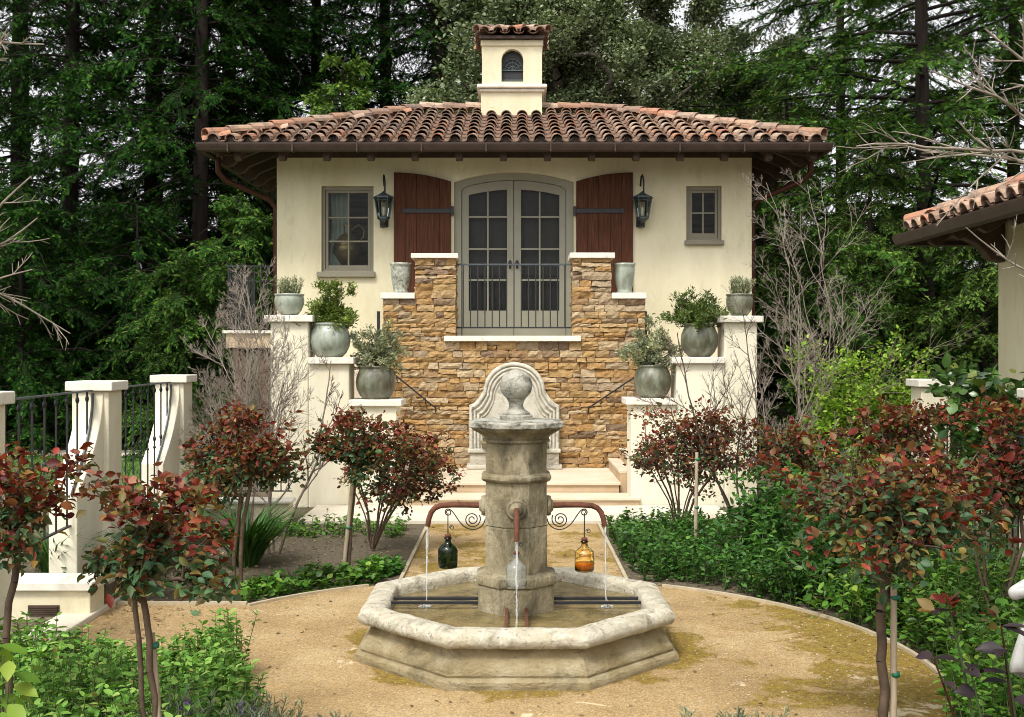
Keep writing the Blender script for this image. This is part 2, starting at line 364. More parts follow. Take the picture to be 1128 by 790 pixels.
M['sheer'] = surf('grey_sheer', [(.3, (.045,.043,.041)), (.7, (.06,.057,.054))], 6, .9, 30, .1, .002, None, 1, (3,3,.8))
M['roomwall'] = surf('brown_room_wall', [(.3, (.14,.09,.05)), (.7, (.32,.23,.145))], 3, .9, 0, 0, vscale=(.6,1,5))
M['cork'] = surf('cork', [(.3, (.10,.035,.02)), (.7, (.16,.06,.035))], 30, .9, 60, .3)
# special materials
def gravel_mat():
    m, t, b, o = nodes_of('decomposed_granite'); c = coords(t)
    n1 = noise(t, 1.1, 8, .65, c); base = ramp(t, [(.3, (.28,.20,.105)), (.5, (.38,.283,.155)), (.72, (.48,.385,.24))], n1.outputs[0]).outputs[0]
    v = t.nodes.new('ShaderNodeTexVoronoi'); v.inputs['Scale'].default_value = 95; t.links.new(c, v.inputs['Vector'])
    sp = ramp(t, [(.0, (.45,.40,.33)), (.35, (.85,.8,.72)), (.7, (1.1,1.05,.95)), (1, (1.55,1.45,1.25))], v.outputs['Color']).outputs[0]
    col = mixc(t, base, sp, .75, 'MULTIPLY')
    n3 = noise(t, 260, 2, .5, c); col = mixc(t, col, ramp(t, [(.35, (.55,.5,.42)), (.65, (1.25,1.2,1.1))], n3.outputs[0]).outputs[0], .5, 'MULTIPLY')
    # moss: patches that grow towards the right-hand bed and in a ring round the basin foot
    g = t.nodes.new('ShaderNodeNewGeometry'); sx = t.nodes.new('ShaderNodeSeparateXYZ'); t.links.new(g.outputs['Position'], sx.inputs[0])
    mr = N(t, 'ShaderNodeMapRange', i_1=1.0, i_2=2.4, i_3=0, i_4=.25); t.links.new(sx.outputs[0], mr.inputs[0])
    def sub(a, k):
        q = N(t, 'ShaderNodeMath', operation='SUBTRACT', i_1=k); t.links.new(a, q.inputs[0]); return q.outputs[0]
    def op(a, b_, kind_):
        q = N(t, 'ShaderNodeMath', operation=kind_); t.links.new(a, q.inputs[0])
        if isinstance(b_, (int, float)): q.inputs[1].default_value = b_
        else: t.links.new(b_, q.inputs[1])
        return q.outputs[0]
    dx = op(sub(sx.outputs[0], .03), 2.0, 'POWER'); dy = op(op(sub(sx.outputs[1], 7.82), 0.0, 'ADD'), 2.0, 'POWER')
    dx = op(op(sub(sx.outputs[0], .03), sub(sx.outputs[0], .03), 'MULTIPLY'), 0.0, 'ADD'); yy = sub(sx.outputs[1], 7.82); dy = op(yy, yy, 'MULTIPLY')
    rr = op(op(dx, dy, 'ADD'), .5, 'POWER')
    ring = N(t, 'ShaderNodeMapRange', i_1=1.10, i_2=1.42, i_3=.24, i_4=0); t.links.new(rr, ring.inputs[0])
    back = N(t, 'ShaderNodeMapRange', i_1=9.4, i_2=10.4, i_3=0, i_4=.14); t.links.new(sx.outputs[1], back.inputs[0])
    n2 = noise(t, 1.9, 10, .72, c, .4)
    s = op(op(op(n2.outputs[0], mr.outputs[0], 'ADD'), ring.outputs[0], 'ADD'), back.outputs[0], 'ADD')
    f = ramp(t, [(.645, (0,0,0)), (.70, (.92,.92,.92))], s).outputs[0]
    n4 = noise(t, 40, 5, .7, c); moss = ramp(t, [(.3, (.10,.06,.015)), (.5, (.20,.13,.025)), (.62, (.27,.20,.03)), (.75, (.34,.31,.04))], n4.outputs[0]).outputs[0]
    col = mixc(t, col, moss, f)
    n5 = noise(t, 1.3, 8, .7, c, .8); bare = ramp(t, [(.635, (0,0,0)), (.665, (.85,.85,.85))], op(n5.outputs[0], op(mr.outputs[0], .2, 'MULTIPLY'), 'ADD')).outputs[0]
    col = mixc(t, col, (.60,.50,.33), bare)
    t.links.new(col, b.inputs['Base Color']); b.inputs['Roughness'].default_value = .95; b.inputs['Specular IOR Level'].default_value = .2
    h = op(v.outputs['Distance'], n3.outputs[0], 'ADD'); hb = bump(t, b, h, .55, .008); b2 = N(t, 'ShaderNodeBump', i_Strength=.6, i_Distance=.05); t.links.new(noise(t, 4, 5, .6, c).outputs[0], b2.inputs['Height']); t.links.new(b2.outputs[0], hb.inputs['Normal'])
    return m
M['gravel'] = gravel_mat()
def water_mat():
    m, t, b, o = nodes_of('murky_pool_water'); c = coords(t)
    n = noise(t, 5, 4, .6, c, .6); t.links.new(ramp(t, [(.35, (.10,.075,.028)), (.65, (.23,.175,.075))], n.outputs[0]).outputs[0], b.inputs['Base Color'])
    b.inputs['Roughness'].default_value = .04; b.inputs['IOR'].default_value = 1.33; b.inputs['Specular IOR Level'].default_value = .5
    bump(t, b, noise(t, 9, 3, .5, coords(t, (1, 2.2, 1))).outputs[0], .35, .03); return m
M['water'] = water_mat()
M['clear'] = glassy('clear_glass', (.86,.88,.85), .06); M['clear'].node_tree.nodes['Principled BSDF'].inputs['Transmission Weight'].default_value = .90; M['greenglass'] = glassy('dark_green_glass', (.10,.17,.07)); M['amberglass'] = glassy('amber_glass', (.98,.82,.46))
M['orange'] = surf('orange_liquid', [(.3, (.55,.16,.01)), (.7, (.70,.24,.02))], 4, .2, 0, 0)
def pane_mat():
    m, t, b, o = nodes_of('window_glass'); t.nodes.remove(b)
    tr = t.nodes.new('ShaderNodeBsdfTransparent'); tr.inputs[0].default_value = (.78,.80,.78,1); gl = t.nodes.new('ShaderNodeBsdfGlossy'); gl.inputs['Roughness'].default_value = .03
    fr = t.nodes.new('ShaderNodeFresnel'); fr.inputs[0].default_value = 1.22; mx = t.nodes.new('ShaderNodeMixShader')
    t.links.new(fr.outputs[0], mx.inputs[0]); t.links.new(tr.outputs[0], mx.inputs[1]); t.links.new(gl.outputs[0], mx.inputs[2]); t.links.new(mx.outputs[0], o.inputs[0]); return m
M['pane'] = pane_mat()
def stream_mat():
    m, t, b, o = nodes_of('falling_water'); b.inputs['Base Color'].default_value = (.95,.97,.97,1); b.inputs['Roughness'].default_value = .12
    b.inputs['Transmission Weight'].default_value = .75; b.inputs['IOR'].default_value = 1.2; return m
M['stream'] = stream_mat()

# ================================================================== SETTING: ground, court, paths, beds
def hill(y): return 0.0 if y < 25 else .07*(y-25)
xs = np.linspace(-130, 130, 27); ys = np.concatenate([np.linspace(-40, 25, 14), np.linspace(30, 170, 29)])
V = np.array([(x, y, hill(y)) for y in ys for x in xs]); nx = len(xs)
Q = np.array([(j*nx+i, j*nx+i+1, (j+1)*nx+i+1, (j+1)*nx+i) for j in range(len(ys)-1) for i in range(nx-1)])
kind(link('ground', np_mesh('ground', V, [Q]), None, M['soil']), 'structure')
def sheet(name, pts, z, mat, k='structure'):
    me = bpy.data.meshes.new(name); me.from_pydata([(x, y, z) for x, y in pts], [], [tuple(range(len(pts)))])
    return kind(link(name, me, None, mat), k)
GC, GR = (.03, 7.3), 2.75
sheet('gravel_court', [(GC[0]+GR*math.cos(a), GC[1]+GR*math.sin(a)) for a in np.linspace(0, 2*math.pi, 97)[:-1]], .010, M['gravel'])
sheet('gravel_apron', [(-3.28, 6.6), (-1.5, 6.6), (-1.5, 9.02), (-3.28, 9.02)], .006, M['gravel'])
sheet('gravel_walk', [(-1.1, 1.0), (1.5, 1.0), (1.5, 5.2), (-1.1, 5.2)], .006, M['gravel'])
sheet('gravel_path', [(-1.0, 9.7), (1.03, 9.7), (1.03, 13.30), (-1.0, 13.30)], .006, M['gravel'])
b = MB(); b.box(-2.62, 2.75, 13.32, 14.62, -.05, .045); kind(b.build('paving', M['paving'], None, .008), 'structure')
b = MB(); b.box(-3.55, -3.28, 5.2, 9.25, -.1, .05); kind(b.build('path_edge', M['paving'], None, .01), 'structure')
def kerb(pts, name='kerb'):
    b = MB()
    for p, q in zip(pts[:-1], pts[1:]): b.bar((*p, .008), (*q, .008), .032, .045)
    kind(b.build(name, M['kerb']), 'structure')
def arc(a0, a1, n=24): return [(GC[0]+GR*math.cos(R(a)), GC[1]+GR*math.sin(R(a))) for a in np.linspace(a0, a1, n)]
kerb(arc(-20, 61.5)); kerb(arc(118.5, 143)); kerb([(1.05, 9.8), (1.05, 13.28)]); kerb([(-1.02, 9.8), (-1.02, 13.28)])
kerb([(-2.2, 9.04), (-3.27, 9.04)])
sheet('lawn', [(-40, 11.5), (-4.25, 11.5), (-4.25, 22), (-40, 22)], .012, M['lawn'])
sheet('lawn_walk', [(-40, 22.0), (-4.6, 22.0), (-4.6, 23.2), (-40, 23.2)], .012, M['paving'])

# ================================================================== HOUSE
HF = 18.5; XC = .037
house = thing('house', 'cream stucco garden house with a hipped clay tile roof and wooden shutters', 'house', (XC, HF, 0))
AR = (66**2+11**2)/22.0
def arch(px, c=566, top=189.5): return top+AR-math.sqrt(max(AR**2-(px-c)**2, 0))
def P(px, py, Y=HF): return (wx(px, Y), wz(py, Y))
def wall_holes(outer, holes, y0, dep, odep):
    bm = bmesh.new(); alle = []
    for lp in [outer]+holes:
        vv = [bm.verts.new((x, y0, z)) for x, z in lp]
        alle += [bm.edges.new((vv[i], vv[(i+1) % len(vv)])) for i in range(len(vv))]
    bmesh.ops.triangle_fill(bm, use_beauty=True, use_dissolve=False, edges=alle)
    for f in bm.faces:
        f.normal_update()
        if f.normal.y > 0: f.normal_flip()
    for k, lp in enumerate([outer]+holes):
        d = odep if k == 0 else dep
        vv = [bm.verts.new((x, y0, z)) for x, z in lp]; wv = [bm.verts.new((x, y0+d, z)) for x, z in lp]
        cx_ = sum(p[0] for p in lp)/len(lp); cz_ = sum(p[1] for p in lp)/len(lp)
        for i in range(len(lp)):
            j = (i+1) % len(lp); f = bm.faces.new((vv[i], vv[j], wv[j], wv[i])); f.normal_update()
            c = f.calc_center_median(); out = (c.x-cx_)*f.normal.x+(c.z-cz_)*f.normal.z
            if (out < 0) == (k == 0): f.normal_flip()
    me = bpy.data.meshes.new('wall'); bm.to_mesh(me); bm.free(); return me
XL, XR = wx(305, HF), wx(828, HF); ZT = 5.72
def rect(a, b_, c, d): return [P(a, d), P(b_, d), P(b_, c), P(a, c)]
door_hole = [P(632, 372), P(632, arch(632))]+[P(x, arch(x)) for x in np.linspace(624, 508, 16)]+[P(500, arch(500)), P(500, 372)]
hL, hR = rect(354, 411.5, 205, 300), rect(756, 795, 205, 265.5)
link('wall', wall_holes([(XL, 0), (XR, 0), (XR, ZT), (XL, ZT)], [hL, hR, door_hole], HF, .16, .3), house, M['stucco'])
HB = HF+4.46
b = MB(); b.box(XL, XL+.28, HF+.3, HB, 0, ZT); b.box(XR-.28, XR, HF+.3, HB, 0, ZT); b.box(XL+.28, XR-.28, HB-.28, HB, 0, ZT); b.build('side_wall', M['stucco'], house)
b = MB(); b.box(XL+.29, XR-.29, HF+1.3, HF+1.4, 1.8, 5.5); b.box(XL+.29, XR-.29, HF+.32, HF+1.29, 2.2, 2.3); b.build('interior_wall', M['roomwall'], house)

# ---- windows

def window(a, b_, c, d, gl, cols, rows, sill):
    m1 = MB(); t = .03                          # outer frame set in the reveal
    x0, z0 = P(a, d); x1, z1 = P(b_, c); Y0 = HF+.06
    j = .055
    m1.box(x0+.002, x0+j, Y0, Y0+.09, z0+.002, z1-.002); m1.box(x1-j, x1-.002, Y0, Y0+.09, z0+.002, z1-.002)
    m1.box(x0+j, x1-j, Y0, Y0+.09, z1-j, z1-.002); m1.box(x0+j, x1-j, Y0, Y0+.09, z0+.002, z0+j)
    gx0, gz0 = P(gl[0], gl[3]); gx1, gz1 = P(gl[1], gl[2]); Y1 = Y0+.025
    m1.box(x0+j+.003, gx0, Y1, Y1+.05, z0+j+.003, z1-j-.003); m1.box(gx1, x1-j-.003, Y1, Y1+.05, z0+j+.003, z1-j-.003)
    m1.box(gx0, gx1, Y1, Y1+.05, gz1, z1-j-.003); m1.box(gx0, gx1, Y1, Y1+.05, z0+j+.003, gz0)
    for q in cols: X = P(q, 0)[0]; m1.box(X-.014, X+.014, Y1+.008, Y1+.042, gz0, gz1)
    for q in rows: Z = P(0, q)[1]; m1.box(gx0, gx1, Y1+.011, Y1+.039, Z-.014, Z+.014)
    f = m1.build('window', M['paint'], house, .004)
    p = MB(); p.box(gx0, gx1, Y1+.022, Y1+.028, gz0, gz1); p.build('pane', M['pane'], f)
    s = MB(); sx0, sz0 = P(sill[0], sill[3]); sx1, sz1 = P(sill[1], sill[2]); s.box(sx0, sx1, HF-.07, HF+.12, sz0, sz1); s.build('sill', M['paint'], f, .008)
window(354, 411.5, 205, 300, (360.8, 404.5, 212, 292), [383], [239, 265.4], (349.5, 413.5, 299.5, 305.5))
window(756, 795, 205, 265.5, (763.3, 788.4, 212, 256.5), [775.5], [234], (754, 797, 265, 270))
b = MB()
for i in range(7):
    x = P(362+i*2.6, 0)[0]; b.tube([(x, HF+.36+.03*(i % 2), P(0, 210)[1]), (x+.02, HF+.36+.03*(i % 2), P(0, 250)[1]), (x-.05+.012*i, HF+.38, P(0, 296)[1])], .035, 8)
b.build('curtain', M['curtain'], house)

# ---- arched french doors
b = MB(); Y0 = HF+.08
out = [P(632, 372), P(632, arch(632))]+[P(x, arch(x)) for x in np.linspace(624, 508, 16)]+[P(500, arch(500)), P(500, 372)]
inn = [P(624, 372), P(624, arch(624)+8)]+[P(x, arch(x)+8) for x in np.linspace(617, 515, 14)]+[P(508, arch(508)+8), P(508, 372)]
n = len(out)
# jamb ring: outer and inner outline are walked together
inn2 = [P(624, 372), P(624, arch(632)+8)]+[P(x, arch(x)+8) for x in np.linspace(618, 514, 16)]+[P(508, arch(500)+8), P(508, 372)]
for y in (Y0,):
    vs_ = [(x, y, z) for x, z in out]+[(x, y, z) for x, z in inn2]+[(x, y+.1, z) for x, z in out]+[(x, y+.1, z) for x, z in inn2]
    fs = []
    for i in range(n-1): fs += [(i, i+1, n+i+1, n+i), (n+i, n+i+1, 3*n+i+1, 3*n+i)]
    b.add(vs_, fs)
b.build('door_frame', M['doorpaint'], house)
def leaf_door(x0, x1, g0, g1, mull, hx):
    Y1 = HF+.115; gy = lambda px: arch(px)+(18.2 if True else 0)
    outer = [P(x0, 374), P(x1, 374)]+[P(x, arch(x)+8.4) for x in np.linspace(x1, x0, 8)]
    glass = [P(g0, 342), P(g1, 342)]+[P(x, gy(x)) for x in np.linspace(g1, g0, 8)]
    me = wall_holes(outer, [glass], Y1, .05, .05); d = link('door', me, house, M['doorpaint'])
    mu = MB(); X = P(mull, 0)[0]; mu.box(X-.013, X+.013, Y1+.010, Y1+.04, P(0, 342)[1], P(0, gy(mull))[1])
    for q in (238, 273.6, 308): Z = P(0, q)[1]; mu.box(P(g0, 0)[0], P(g1, 0)[0], Y1+.013, Y1+.037, Z-.013, Z+.013)
    mu.build('muntin', M['doorpaint'], d)
    me2 = bpy.data.meshes.new('pane'); me2.from_pydata([(x, Y1+.025, z) for x, z in glass], [], [tuple(range(len(glass)))]); link('pane', me2, d, M['pane'])
    h = MB(); hz = P(0, 289.5)[1]; X = P(hx, 0)[0]
    h.tube([(X, Y1+.02, hz), (X, Y1-.05, hz)], .014, 8); h.lathe([(.001, -.035), (.022, -.028), (.034, 0), (.022, .028), (.001, .035)], 10, (X, Y1-.07, hz)); h.box(X-.02, X+.02, Y1-.012, Y1+.01, hz-.09, hz+.05)
    h.build('handle', M['iron'], d)
    for q in (219, 262, 318):
        pass
leaf_door(508.6, 565.6, 516, 558.5, 537.2, 561.8); leaf_door(566.4, 623.4, 574, 616.5, 594.7, 569.6)
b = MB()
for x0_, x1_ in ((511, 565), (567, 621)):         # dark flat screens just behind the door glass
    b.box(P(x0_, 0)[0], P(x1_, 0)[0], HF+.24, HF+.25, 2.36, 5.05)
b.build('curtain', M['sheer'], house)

# ---- board shutters with strap hinges
def shutter(xa, xb, c, inner):
    s = MB(); xs_ = np.linspace(xa, xb, 6); Ya = HF-.055
    for i in range(5):
        p0, p1 = xs_[i]+.16, xs_[i+1]-.16
        top = [P(x, arch(x, c, 190.5)) for x in np.linspace(p1, p0, 4)]
        s.prism([P(p0, 342), P(p1, 342)]+top, Ya+(.004 if i % 2 else 0), HF-.004)
    s.prism([P(xa+.5, 341), P(xb-.5, 341), P(xb-.5, 204), P(xa+.5, 204)], Ya+.014, HF-.008)
    o = s.build('shutter', M['shutter'], house, .004)
    h = MB(); z = P(0, 232.8)[1]; a, e = (xb-53 if inner > 0 else xa+53), (xb+1.5 if inner > 0 else xa-1.5)
    h.box(min(P(a, 0)[0], P(e, 0)[0]), max(P(a, 0)[0], P(e, 0)[0]), Ya-.018, Ya-.002, z-.038, z+.038)
    h.box(P(e, 0)[0]-.025, P(e, 0)[0]+.025, Ya-.035, HF-.004, z-.075, z+.075)
    for i in range(4): h.lathe([(.016, 0), (.012, .008)], 8, (0, 0, 0)) if False else None
    h.build('hinge', M['iron'], o, .004)
shutter(434, 497, 434, 1); shutter(634.5, 697, 697, -1)

# ---- roof: deck, rafters, gutter, tiles, hips
EX0, EX1 = -4.97+XC, 4.98+XC; EY0, EY1 = HF-1.0, HB+1.0; EZ = 5.44; TAN = .362; CP = math.cos(math.atan(TAN)); SP = math.sin(math.atan(TAN))
hd = (EY1-EY0)/2; RZ = EZ+hd*TAN; RX0, RX1 = EX0+hd, EX1-hd; RY = EY0+hd
def roof_deck(x0, x1, y0, y1, z, hdp, axis, name, parent, mat, thick=.07):
    if axis == 'x': r0, r1 = (x0+hdp, y0+hdp), (x1-hdp, y0+hdp)
    else: r0, r1 = (x0+hdp, y0+hdp), (x0+hdp, y1-hdp)
    zr = z+hdp*TAN; v = [(x0,y0,z),(x1,y0,z),(x1,y1,z),(x0,y1,z),(*r0,zr),(*r1,zr)]
    vb = [(x, y, q-thick) for x, y, q in v]
    if axis == 'x': f = [(0,1,5,4),(1,2,5),(2,3,4,5),(3,0,4)]
    else: f = [(0,1,4),(1,2,5,4),(2,3,5),(3,0,4,5)]
    m = MB(); m.add(v+vb, f+[tuple(i+6 for i in q[::-1]) for q in f]+[(i, i+6, (i+1) % 4+6, (i+1) % 4) for i in range(4)])
    return m.build(name, mat, parent)
roof = roof_deck(EX0, EX1, EY0, EY1, EZ, hd, 'x', 'roof', house, M['darkwood'])
rng = np.random.default_rng(5)
def tile_face(mb, org, along, inward, width, run, z0, pitch=.2735, step=.405, seed=1):
    """barrel tiles on one slope; along = eave direction, inward = horizontal direction up the slope; width shrinks 45 degrees each side"""
    rg = np.random.default_rng(seed); al = np.array([*along, 0.]); inn_ = np.array([*inward, 0.]); up = inn_*CP+np.array([0, 0, SP]); nrm = -inn_*SP+np.array([0, 0, CP])
    o = np.array([*org, z0]); nc = int(round(width/pitch)); pit = width/nc; Ls = run/CP; nr = int(math.ceil(Ls/step)); L = step+.07
    for ci in range(-1, nc+1):
        for ri in range(nr):
            for typ in (0, 1):
                u = (ci+.5+(.5 if typ else 0))*pit; v = ri*step; t = v*CP
                lo, hi = t, width-t; tm = min((v+step*.5)*CP, run)
                if u < tm-.10 or u > width-tm+.10: continue
                if v+L > Ls+.1: Lk = max(Ls-v+.05, .12)
                else: Lk = L
                j = rg.normal(size=4); u2 = u+.006*j[0]; rl = (.102 if typ == 0 else .10)*(1+.03*j[1]); ru = rl*.84; seg = 7
                q = []
                for e, (vv, rad, hh) in enumerate(((v-.035+.012*j[2], rl, .062 if typ == 0 else .034), (v-.035+Lk, ru, .012 if typ == 0 else .0))):
                    for lay in (0, 1):
                        for s in range(seg):
                            an = math.pi*s/(seg-1); rr_ = rad-(.016 if lay else 0)
                            if typ == 0: a_, h_ = rr_*math.cos(an), rr_*math.sin(an)*1.0+hh
                            else: a_, h_ = (rad+(0.0 if not lay else 0))*math.cos(an)*.95, -rad*.62*math.sin(an)+hh+.062-(.014 if lay else 0)
                            q.append(o+al*(u2+a_+.012*j[3]*(vv-v))+up*vv+nrm*h_)
                fs = []; k = seg
                for s in range(seg-1):
                    fs.append((s, s+1, 2*k+s+1, 2*k+s)); fs.append((k+s, 3*k+s, 3*k+s+1, k+s+1)); fs.append((s, k+s, k+s+1, s+1))
                fs += [(0, 2*k, 3*k, k), (k-1, 2*k-1, 4*k-1, 3*k-1)]
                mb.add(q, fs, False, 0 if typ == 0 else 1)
def hip_tiles(mb, a, c, r=.115, L=.42, lift=.05, seed=3):
    rg = np.random.default_rng(seed); a = Vector(a); c = Vector(c); d = (c-a); T = d.length; d.normalize(); n = max(1, int(round(T/L))); st = T/n
    sx = d.cross(Vector((0,0,1))).normalized(); u = sx.cross(d).normalized()
    for i in range(n):
        q = []; j = rg.normal(size=3)
        for e, (s0, rad, h) in enumerate(((i*st-.05, r, lift+.022), ((i+1)*st+.02, r*.86, lift-.004))):
            for lay in (0, 1):
                for s in range(8):
                    an = math.pi*(s/7*1.16-.08); rr_ = rad-.016*lay
                    q.append(a+d*s0+sx*(rr_*math.cos(an)+.006*j[0])+u*(rr_*.85*math.sin(an)+h+.003*j[1]))
        fs = []; k = 8
        for s in range(7): fs += [(s, s+1, 2*k+s+1, 2*k+s), (k+s, 3*k+s, 3*k+s+1, k+s+1), (s, k+s, k+s+1, s+1), (2*k+s, 2*k+s+1, 3*k+s+1, 3*k+s)]
        fs += [(0, 2*k, 3*k, k), (k-1, 2*k-1, 4*k-1, 3*k-1)]
        mb.add(q, fs)
tm = MB(); TZ = EZ+.02
tile_face(tm, (EX0, EY0), (1, 0), (0, 1), EX1-EX0, hd, TZ, seed=11)
tile_face(tm, (EX0, EY1), (0, -1), (1, 0), EY1-EY0, hd, TZ, seed=12)
tile_face(tm, (EX1, EY0), (0, 1), (-1, 0), EY1-EY0, hd, TZ, seed=13)
tile_face(tm, (EX1, EY1), (-1, 0), (0, -1), EX1-EX0, hd, TZ, seed=14)
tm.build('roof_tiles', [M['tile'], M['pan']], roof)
hp = MB(); e = .02; HZ = EZ+.085
for i, (cx_, cy_, rx) in enumerate(((EX0, EY0, RX0), (EX1, EY0, RX1), (EX1, EY1, RX1), (EX0, EY1, RX0))): hip_tiles(hp, (cx_+(.05 if i in (0, 3) else -.05), cy_+(.05 if i < 2 else -.05), HZ+.02), (rx, RY, RZ+.085), seed=20+i)
hip_tiles(hp, (RX0, RY, RZ+.085), (RX1, RY, RZ+.085), seed=30)
hp.build('ridge_tiles', M['tile'], roof)
# rafter tails under the eave, sloping with the roof; each one a piece of its own
def rafter(mk, nm='rafter_tail'):
    q = MB(); mk(q); q.build(nm, M['darkwood'], roof, .01)
for i in range(14):
    x = wx(263+i*48.6, HF-.8)
    pts = [(y, EZ+(y-EY0)*TAN+dz) for y, dz in ((EY0+.10, -.075), (HF-.01, -.075), (HF-.01, -.22), (EY0+.36, -.25), (EY0+.28, -.31), (EY0+.18, -.31), (EY0+.10, -.24))]
    rafter(lambda q: q.prismx(pts, x-.055, x+.055))
for side, X0, sg in ((0, EX0, 1), (1, EX1, -1)):
    xw = XL if side == 0 else XR
    for i in range(8):
        y = EY0+.75+i*.72
        pts = [(X0+sg*d, EZ+d*TAN+dz) for d, dz in ((.10, -.075), (abs(xw-X0)+.01, -.075), (abs(xw-X0)+.01, -.22), (.36, -.25), (.28, -.31), (.18, -.31), (.10, -.24))]
        rafter(lambda q: q.prism(pts, y-.055, y+.055))
for cx_, cy_, sx_, sy_ in ((EX0, EY0, 1, 1), (EX1, EY0, -1, 1)):
    rafter(lambda q: q.bar((cx_+sx_*.15, cy_+sy_*.15, EZ-.10), (cx_+sx_*1.15, cy_+sy_*1.15, EZ+1.0*TAN-.10), .10, .16), 'hip_rafter')
bs_ = MB()                                        # dark scalloped strip added to stand for the shade in the open tile ends
n_t = int(round((EX1-EX0)/.2735)); pt_ = (EX1-EX0)/n_t; top = []
for i in range(n_t):
    x = EX0+(i+.5)*pt_; top += [(x-.086*math.cos(a), EZ+.03+.115*math.sin(a)) for a in np.linspace(0, math.pi, 8)]
bs_.prism([(EX1-.05, EZ+.004), (EX0+.05, EZ+.004)]+top, EY0+.02, EY0+.03); bs_.build('tile_end_shade', M['darkwood'], roof)
b = MB()                                         # blocking between wall head and roof
b.box(XL-.02, XR+.02, HF-.03, HF-.003, 5.40, 5.62); b.build('frieze_board', M['darkwood'], roof)
g = MB()                                         # box gutter with a rolled lip, three visible sides
def gutter(a, c, outv):
    a = Vector(a); c = Vector(c); o_ = Vector(outv); pr = [(0, -.115), (.055, -.128), (.10, -.105), (.125, -.05), (.138, -.012), (.138, .008), (.118, .008), (.105, -.04), (.085, -.09), (.03, -.10), (.0, -.02)]
    q = [a+o_*u+Vector((0, 0, v)) for u, v in pr]+[c+o_*u+Vector((0, 0, v)) for u, v in pr]; k = len(pr)
    g.add(q, [(i, (i+1) % k, k+(i+1) % k, k+i) for i in range(k)]+[tuple(range(k)), tuple(range(k, 2*k))[::-1]])
GZ = EZ-.005
gutter((EX0-.10, EY0-.012, GZ), (EX1+.10, EY0-.012, GZ), (0, -1, 0)); gutter((EX0-.012, EY0+.0, GZ), (EX0-.012, EY1, GZ), (-1, 0, 0)); gutter((EX1+.012, EY0+.0, GZ), (EX1+.012, EY1, GZ), (1, 0, 0))
for i in range(10):
    x = EX0+.4+i*1.03; g.box(x-.012, x+.012, EY0-.153, EY0-.02, GZ-.135, GZ+.010)
g.build('gutter', M['gutter'], roof)
for X0, sg, xw in ((EX0, 1, XL-.065), (EX1, -1, XR+.06)):
    d = MB(); d.tube([(X0+sg*.04, EY0+.62, GZ-.10), (X0+sg*.05, EY0+.62, GZ-.34), (X0+sg*.14, EY0+.70, GZ-.46), (xw-sg*.10, HF+.18, GZ-.72), (xw, HF+.22, GZ-.86), (xw, HF+.22, .1)], .05, 10); d.build('downspout', M['copper'], house)
# ---- chimney on the ridge
CY = 20.45; s_ = CY
def C(px): return wx(px, CY)
def Zc(py): return wz(py, CY)
ch = MB(); ch.box(C(530), C(597), CY, CY+1.05, Zc(136), Zc(100)); chm = ch.build('chimney', M['stucco'], house)
b = MB(); b.box(C(528), C(600), CY-.05, CY+1.10, Zc(101.5), Zc(98)); b.box(C(525.5), C(602.5), CY-.10, CY+1.15, Zc(97.9), Zc(93.6)); b.build('ledge', M['cap'], chm, .02)
nich = [P(576.4, 90, CY), P(576.4, 66, CY)]+[(C(564.4+12*math.cos(a)), Zc(66-12*math.sin(a))) for a in np.linspace(0.15, math.pi-.15, 12)]+[P(552.4, 66, CY), P(552.4, 90, CY)]
me = wall_holes([P(531, 93.6, CY), P(597, 93.6, CY), P(597, 44, CY), P(531, 44, CY)], [nich], CY, .14, 1.0); link('chimney_stack', me, chm, M['stucco'])
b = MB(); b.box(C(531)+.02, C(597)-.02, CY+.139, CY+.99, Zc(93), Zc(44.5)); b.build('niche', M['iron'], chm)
b = MB(); cX, cZ = C(564.4), Zc(76)
for rr_ in (.07, .13, .19): b.tube([(cX+rr_*math.cos(a), CY+.12, cZ+rr_*1.1*math.sin(a)) for a in np.linspace(0, math.pi, 13)]+[], .008, 6)
for a in (.5, 1.05, 1.57, 2.09, 2.64): b.tube([(cX, CY+.12, cZ), (cX+.2*math.cos(a), CY+.12, cZ+.22*math.sin(a))], .006, 5)
b.box(C(552.6), C(576.2), CY+.11, CY+.13, Zc(88), Zc(86)); b.box(C(552.6), C(576.2), CY+.11, CY+.13, Zc(76.6), Zc(75.4)); b.build('grille', M['verdigris'], chm)
b = MB(); b.box(C(529.5), C(598.5), CY-.03, CY+1.05, Zc(51), Zc(44)); b.build('cornice', M['stucco'], chm, .02)
tc = MB(); cx0, cx1, cy0, cy1 = C(526.5), C(601.5), CY-.14, CY+1.17
roof_c = MB(); roof_c.box(cx0+.03, cx1-.03, cy0+.03, cy1-.03, Zc(43.9), Zc(41)); roof_c.build('cap_deck', M['darkwood'], chm)
TAN0, CP0, SP0 = TAN, CP, SP; TAN = .30; CP = math.cos(math.atan(TAN)); SP = math.sin(math.atan(TAN))
run = (cy1-cy0)/2
for org, al, inw in (((cx0, cy0), (1,0), (0,1)), ((cx0, cy1), (0,-1), (1,0)), ((cx1, cy0), (0,1), (-1,0)), ((cx1, cy1), (-1,0), (0,-1))):
    tile_face(tc, org, al, inw, cx1-cx0, run, Zc(40.5), pitch=.26, step=.36, seed=int(abs(org[0]*91))+len(tc.v))
hz0, hz1 = Zc(40.5)+.06, Zc(40.5)+run*TAN+.06
for cx_, cy_ in ((cx0, cy0), (cx1, cy0), (cx0, cy1), (cx1, cy1)): hip_tiles(tc, (cx_, cy_, hz0), ((cx0+cx1)/2, (cy0+cy1)/2, hz1), r=.10, L=.36, lift=.03)
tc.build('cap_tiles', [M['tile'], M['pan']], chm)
TAN, CP, SP = TAN0, CP0, SP0

